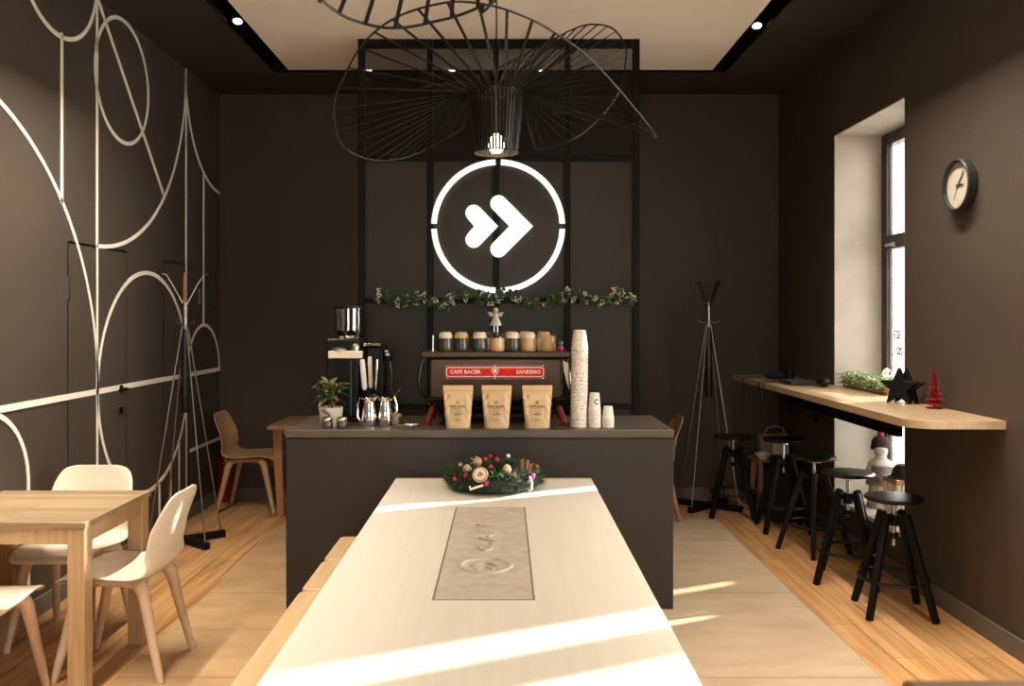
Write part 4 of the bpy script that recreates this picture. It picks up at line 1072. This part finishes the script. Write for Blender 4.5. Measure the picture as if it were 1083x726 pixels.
BZ = 1.10
t = thing('planter_box', 'low planter of white-flecked greenery on the bar in front of the window', 'planter', (2.475, 5.95, BZ))
MB().box(-.05, .05, -.36, .36, 0, .05).build('box', M['stoolwood'], t, bevel=.004)
la = MB()
for k in range(1500):
    p = Vector((rnd.uniform(-.085,.06), rnd.uniform(-.375,.375), .012+.085*rnd.random())); a = rnd.uniform(0, 2*PI); d = Vector((math.cos(a), math.sin(a), rnd.uniform(-.2,1.1)))
    la.k = 1 if rnd.random() < .24 else 0; la.leaf(p, d, (0,0,1), rnd.uniform(.022,.040), rnd.uniform(.012,.02))
la.build('foliage', [M['palegreen'], M['leafedge']], t, smooth=0)
t = thing('figurine', 'tiny pale figurine half hidden behind the planter by the window frame', 'figurine', (2.625, 6.05, BZ))
MB().lathe([(0,0),(.028,0),(.030,.01),(.018,.07),(.012,.105),(0,.108)], 16).build('body', M['white'], t); MB().ball((0,0,.125), .021, 12).build('head', M['cream'], t)
for s_ in (-1, 1):
    q = MB(); q.tube([(s_*.014, 0, .085), (s_*.034, -.012, .10), (s_*.03, -.022, .125)], .006, 8); q.build('arm', M['white'], t)
def star(n, label, loc, rz, r0, th):
    t = thing('star_candle', label, 'star', loc, rz, 'black star ornaments'); pts = []
    for k in range(10):
        a = PI/2+PI/5*k; r_ = r0 if k % 2 == 0 else r0*.44; pts.append((r_*math.cos(a), r_*math.sin(a)))
    low = min(y for _, y in pts); MB().ext(pts, th, front(0, th/2, -low)).build('star_body', M['black'], t, bevel=.004); return t
star(0, 'black star ornament in front, overlapping its twin on the bar', (2.265, 5.05, BZ), R(-48), .115, .045)
star(1, 'black star ornament behind the other one, closer to the wall', (2.319, 5.076, BZ), R(-48), .112, .040)
t = thing('bottlebrush_tree', 'small red bottlebrush tree on the bar beside the black stars', 'christmas tree', (2.335, 4.78, BZ))
MB().lathe([(0,0),(.042,0),(.042,.006),(.008,.009),(.006,.05),(0,.05)], 20).build('stand', M['darkred'], t)
q = MB(); q.lathe([(0,.03),(.012,.035),(.010,.13),(.003,.222),(0,.225)], 10)
for k in range(5200):
    u = rnd.random()**1.3; z = .028+.195*u; r_ = (.052*(1-u)+.005)*(.88+.15*math.sin(z*230))*rnd.uniform(.85, 1.1); a = rnd.uniform(0, 2*PI); d = Vector((math.cos(a), math.sin(a), -.18)).normalized()
    c_ = Vector((0,0,z)); x_ = Vector((-d.y, d.x, 0))*.0016; q.add([c_-x_, c_+x_, c_+d*r_+x_*.3, c_+d*r_-x_*.3], [(0,1,2,3)])
q.build('bristles', M['redbrush'], t, smooth=0)
# far end of the bar
t = thing('dark_bundle', 'dark folded bundle lying on the far end of the bar', 'bundle', (2.17, 7.05, BZ))
q = MB(); q.ball((0,0,.028), .028, 16, 3.6, 4.6, 1.); q.ball((.03,.08,.03), .024, 14, 3, 2.5, 1.2); q.build('cloth', M['blackmatt'], t)
t = thing('black_mug', 'black mug on the bar between dark bundle and dark cases', 'mug', (2.20, 6.80, BZ))
MB().lathe([(0,0),(.030,0),(.034,.005),(.036,.085),(.033,.085),(.030,.01),(0,.01)], 22).build('body', M['blackgloss'], t)
q = MB(); q.tube([(-.034,0,.07),(-.055,0,.06),(-.055,0,.03),(-.033,0,.02)], .005, 8); q.build('handle', M['blackgloss'], t)
t = thing('dark_folder', 'flat dark folder lying on the bar at the edge of the sunlit part', 'folder', (2.16, 6.52, BZ))
MB().box(-.09, .11, -.16, .14, 0, .022).build('cover', M['blackmatt'], t, bevel=.005); MB().box(-.085, .105, -.155, .135, .022, .028).build('band', M['knit'], t)
t = thing('glasses_case', 'rounded black case with a glint on the bar left of the greenery', 'case', (2.26, 6.25, BZ))
q = MB(); q.ball((0,0,.035), .035, 18, 1.2, 2.3, 1.); q.build('case_body', M['blackgloss'], t); q = MB(); q.tube([(-.02,-.05,.068),(-.02,.04,.069)], .004, 8); q.build('clasp', M['chrome'], t)
for k, y in enumerate((7.18, 6.72, 6.60)):
    q = MB(); q.tube([(2.1, y+.02, BZ+.004), (1.99, y+.01, BZ+.005), (1.944, y, BZ+.002), (1.942, y, BZ-.05), (1.955, y-.01, BZ-.20), (1.975, y, BZ-.30)], .0035, 6)
    tag(q.build('power_cord', M['black']), ['thin dark cord over the bar edge near the back wall', 'left one of two thin dark cords draped over the bar edge', 'right one of two thin dark cords draped over the bar edge'][k], 'cord', 'cords draped over the bar edge')

# ---- window sill: stone statue with a knitted hat, crate
t = thing('child_statue', 'pale stone statue of a child in a knitted hat on the low window sill', 'statue', (2.575, 6.02, .295), R(-20)); t.scale = (.93, .93, .93)
def skin_body():
    vs = [((0,0,.20),.062),((0,0,.11),.066),((0,0,.045),.070),((0,0,.27),.064),((0,.002,.325),.050),((0,.004,.36),.030),((0,0,.40),.052),((0,-.003,.45),.055),
          ((-.062,0,.322),.030),((-.088,-.020,.255),.028),((-.045,-.082,.235),.021),((.062,0,.322),.030),((.088,-.020,.255),.028),((.045,-.082,.235),.021),((0,-.094,.238),.018),
          ((-.034,-.030,.012),.030),((.034,-.030,.012),.030)]
    ed = [(0,1),(1,2),(0,3),(3,4),(4,5),(5,6),(6,7),(4,8),(8,9),(9,10),(4,11),(11,12),(12,13),(13,14),(2,15),(2,16)]
    me = bpy.data.meshes.new('body'); me.from_pydata([v for v, _ in vs], ed, []); me.materials.append(M['stone'])
    o = bpy.data.objects.new('body', me); COL.objects.link(o)
    sm = o.modifiers.new('skin', 'SKIN'); sm.use_smooth_shade = True
    lay = me.skin_vertices[0].data if len(me.skin_vertices) else None
    if lay is None:
        import bmesh
        bm = bmesh.new(); bm.from_mesh(me); bm.verts.layers.skin.verify(); bm.to_mesh(me); bm.free(); lay = me.skin_vertices[0].data
    for i, (_, r_) in enumerate(vs): lay[i].radius = (r_, r_*.92); lay[i].use_root = (i == 0)
    q = o.modifiers.new('smooth', 'SUBSURF'); q.render_levels = 2; q.levels = 2
    return o
bo = skin_body(); bo.parent = t
fold = MB(); rws = []
for i in range(9):                                    # long robe with folds
    v = i/8; rws.append([((.070+.022*(1-v)+.004*math.sin(9*a)*(1-v))*math.cos(a)*1.05, (.066+.018*(1-v)+.004*math.sin(9*a)*(1-v))*math.sin(a), .02+.19*v) for a in [2*PI*k/48 for k in range(49)]])
fold.grid(rws); fold.build('robe', M['stone'], t, smooth=60)
q = MB(); q.lathe([(.103,.165),(.106,.172),(.094,.24),(.072,.31),(.052,.345),(.045,.345),(.06,.31),(.085,.235),(.096,.172)], 28, sy=.86); q.build('coat', M['greystone'], t)
q = MB(); q.lathe([(.040,.352),(.070,.338),(.088,.325),(.090,.312),(.075,.308),(.045,.335)], 24); q.build('collar', M['stone'], t)
q = MB(); q.lathe([(.064,.418),(.071,.426),(.071,.446),(.066,.45),(.065,.475),(.052,.505),(.025,.522),(0,.525)], 24, Matrix.Translation((0,.002,0)) @ Matrix.Rotation(R(-6), 4, 'X')); hat = q.build('knitted_hat', M['knit'], t)
q = MB(); q.ball((0,.05,.535), .024, 12); q.build('pompom', M['redknit'], hat)
q = MB(); q.ball((-.020,-.050,.408), .006, 8); q.ball((.020,-.050,.408), .006, 8); q.ball((0,-.056,.396), .008, 8, 1, 1, 1.3); q.tube([(-.014,-.048,.376),(0,-.052,.373),(.014,-.048,.376)], .003, 6); q.build('face_features', M['stone'], t)
q = MB(); q.lathe([(0,.195),(.026,.195),(.034,.24),(.030,.242),(.024,.205),(0,.202)], 16, Matrix.Translation((0,-.112,0))); q.build('held_basket', M['greystone'], t)
q = MB(); q.lathe([(0,0),(.105,0),(.105,.018),(0,.018)], 24); q.build('plinth', M['stone'], t)
t = thing('slatted_crate', 'small wooden crate with pale slats on the low window sill', 'crate', (2.575, 5.66, .295))
for z, nm in ((0, 'bottom_rail'), (.235, 'top_rail')):
    q = MB(); q.box(-.10, .10, -.10, -.085, z, z+.03); q.box(-.10, .10, .085, .10, z, z+.03); q.box(-.10, -.085, -.085, .085, z, z+.03); q.box(.085, .10, -.085, .085, z, z+.03)
    q.build(nm, M['stoolwood'], t)
q = MB()
for k in range(6):
    u = -.084+.0336*k; q.box(u-.009, u+.009, -.099, -.088, .03, .235); q.box(u-.009, u+.009, .088, .099, .03, .235); q.box(-.099, -.088, u-.009, u+.009, .03, .235); q.box(.088, .099, u-.009, u+.009, .03, .235)
q.build('slats', M['cream'], t)
q = MB(); q.box(-.085,.085,-.085,.085,.0,.012); q.build('crate_bottom', M['stoolwood'], t)
t = thing('dark_hat', 'dark crumpled hat lying on top of the slatted crate', 'hat', (2.575, 5.66, .5605))
q = MB(); q.lathe([(0,0),(.10,0),(.105,.006),(.085,.014),(.07,.06),(.05,.085),(0,.09)], 24); q.build('crown', M['blackmatt'], t)
q = MB(); q.tube([(.072*math.cos(2*PI*i/24), .072*math.sin(2*PI*i/24), .022) for i in range(24)], .008, 6, True); q.build('band', M['knit'], t)

# ---- under the far end of the bar
t = thing('wooden_stool', 'low wooden stool under the far end of the bar', 'stool', (2.225, 7.36, 0))
MB().box(-.15, .17, -.15, .15, .39, .42).build('seat', M['stoolwood'], t, bevel=.006)
for sx in (-.12, .14):
    for sy in (-.12, .12): MB().beam((sx*.9, sy*.9, .39), (sx*1.12, sy*1.1, 0), .045, .045, .035, .035).build('leg', M['stoolwood'], t, bevel=.003)
MB().box(-.13, .15, -.02, .02, .12, .17).build('stretcher', M['stoolwood'], t)
t = thing('white_bowl', 'shallow white bowl on the edge of the low wooden stool', 'bowl', (2.135, 7.285, .42))
MB().lathe([(0,0),(.035,0),(.04,.004),(.068,.045),(.064,.046),(.036,.01),(0,.008)], 24).build('bowl_body', M['white'], t); MB().lathe([(.066,.043),(.071,.045),(.066,.0475),(.0635,.0455)], 24).build('rim', M['cream'], t)
t = thing('grey_bag', 'grey cloth bag with a pale panel on the low wooden stool', 'bag', (2.27, 7.42, .42))
q = MB(); q.box(-.13, .12, -.07, .07, 0, .20); q.build('bag_body', M['grey'], t, bevel=.03, bseg=4)
MB().box(-.03, .10, -.078, -.070, .03, .16).build('pale_panel', M['cream'], t, bevel=.003)
q = MB(); q.tube([(-.09,-.03,.19),(-.07,-.04,.245),(0,-.05,.26),(.06,-.04,.245),(.08,-.03,.19)], .008, 8); q.build('handle', M['grey'], t)
t = thing('black_crate', 'black box standing on the floor between the low wooden stool and the window', 'box', (2.22, 6.93, 0))
q = MB(); q.box(-.14, .15, -.13, .15, 0, .40); q.build('box_body', M['blackmatt'], t, bevel=.01); q = MB(); q.box(-.145, .155, -.135, .155, .40, .43); q.build('lid', M['black'], t, bevel=.005)

# ---- planter stand close to the camera
t = thing('plant_stand', 'blurred wooden plant stand close to the camera at the bottom right edge', 'plant stand', (.66, .80, 0))
MB().box(-.23, .40, -.16, .16, 1.145, 1.2055).build('top_board', M['standwood'], t, bevel=.008)
for sx in (-.2, .36):
    for sy in (-.12, .12): MB().box(sx-.02, sx+.02, sy-.02, sy+.02, 0, 1.145).build('leg', M['stoolwood'], t, bevel=.003)
t = thing('floor_plant', 'blurred green plant rising at the bottom edge, left of the wooden stand', 'plant', (.345, .93, 0))
MB().lathe([(0,0),(.05,0),(.055,.01),(.07,.30),(.066,.30),(.06,.26),(0,.26)], 20).build('pot', M['base'], t)
q = MB()
for k in range(5): q.tube([(.01*math.cos(k*1.3), .01*math.sin(k*1.3), .25), (.02*math.cos(k*1.3), .02*math.sin(k*1.3), .7), (.04*math.cos(k*1.3), .04*math.sin(k*1.3), 1.14)], .006, 6)
q.build('stems', M['olive'], t)
q = MB()
for k in range(60):
    a = rnd.uniform(0, 2*PI); q.leaf((.03*math.cos(a), .03*math.sin(a), rnd.uniform(.8, 1.15)), (math.cos(a), math.sin(a), rnd.uniform(-.2,.5)), (0,0,1), rnd.uniform(.04,.065), .03)
q.build('leaves', M['green'], t, smooth=0)

# ================================================================== LIGHT
wd = bpy.data.worlds.new('world'); scene.world = wd; wd.use_nodes = True
bg = wd.node_tree.nodes['Background']; bg.inputs[0].default_value = (1, .955, .885, 1); bg.inputs[1].default_value = 10.0
sun = bpy.data.lights.new('sun', 'SUN'); sun.energy = 26; sun.angle = R(.5); sun.color = (1, .93, .82)
so = bpy.data.objects.new('sun', sun); COL.objects.link(so)
so.rotation_euler = Vector((-1, -SL, -.355*math.hypot(1, SL))).to_track_quat('-Z', 'Y').to_euler()
def portal(loc, rot, sx, sy):
    l = bpy.data.lights.new('window_portal', 'AREA'); l.shape = 'RECTANGLE'; l.size = sx; l.size_y = sy; l.cycles.is_portal = True
    o = bpy.data.objects.new('window_portal', l); COL.objects.link(o); o.location = loc; o.rotation_euler = rot
portal((XG+.1, (W1[0]+W1[1])/2, (W1[2]+W1[3])/2), (0, PI/2, 0), W1[3]-W1[2], W1[1]-W1[0])
portal((XG+.1, (W2[0]+W2[1])/2, (W2[2]+W2[3])/2), (0, PI/2, 0), W2[3]-W2[2], W2[1]-W2[0])
portal(((WF[0]+WF[1])/2, YF-.3, (WF[2]+WF[3])/2), (PI/2, 0, 0), WF[1]-WF[0], WF[3]-WF[2])

def strip(x, n, watt):
    q = MB(); q.box(-.03, .03, -2.8, 2.8, .012, .05)
    o = struct(q.build('trim_%d' % n, M['trough'], None, (x, 2.35, 3.641)), 'black profile of the light line inside the ceiling trough', 'light profile')
    l = bpy.data.lights.new('light_line', 'AREA'); l.shape = 'RECTANGLE'; l.size = .04; l.size_y = 5.6; l.energy = watt; l.spread = R(108); l.color = (1, .89, .75)
    lo = bpy.data.objects.new('light_line', l); COL.objects.link(lo); lo.location = (x, 2.35, 3.643); lo.rotation_euler = (0, R(16) if x < 0 else R(-16), 0)
strip(-1.77, 2, 185); strip(1.695, 3, 140)
vs = scene.view_settings
vs.view_transform = 'Standard'; vs.look = 'None'; vs.exposure = .10; vs.gamma = 1; vs.use_curve_mapping = False
scene.cycles.max_bounces = 8; scene.cycles.diffuse_bounces = 5; scene.cycles.glossy_bounces = 4; scene.cycles.transparent_max_bounces = 12
scene.cycles.sample_clamp_indirect = 8
scene.cycles.caustics_reflective = False; scene.cycles.caustics_refractive = False
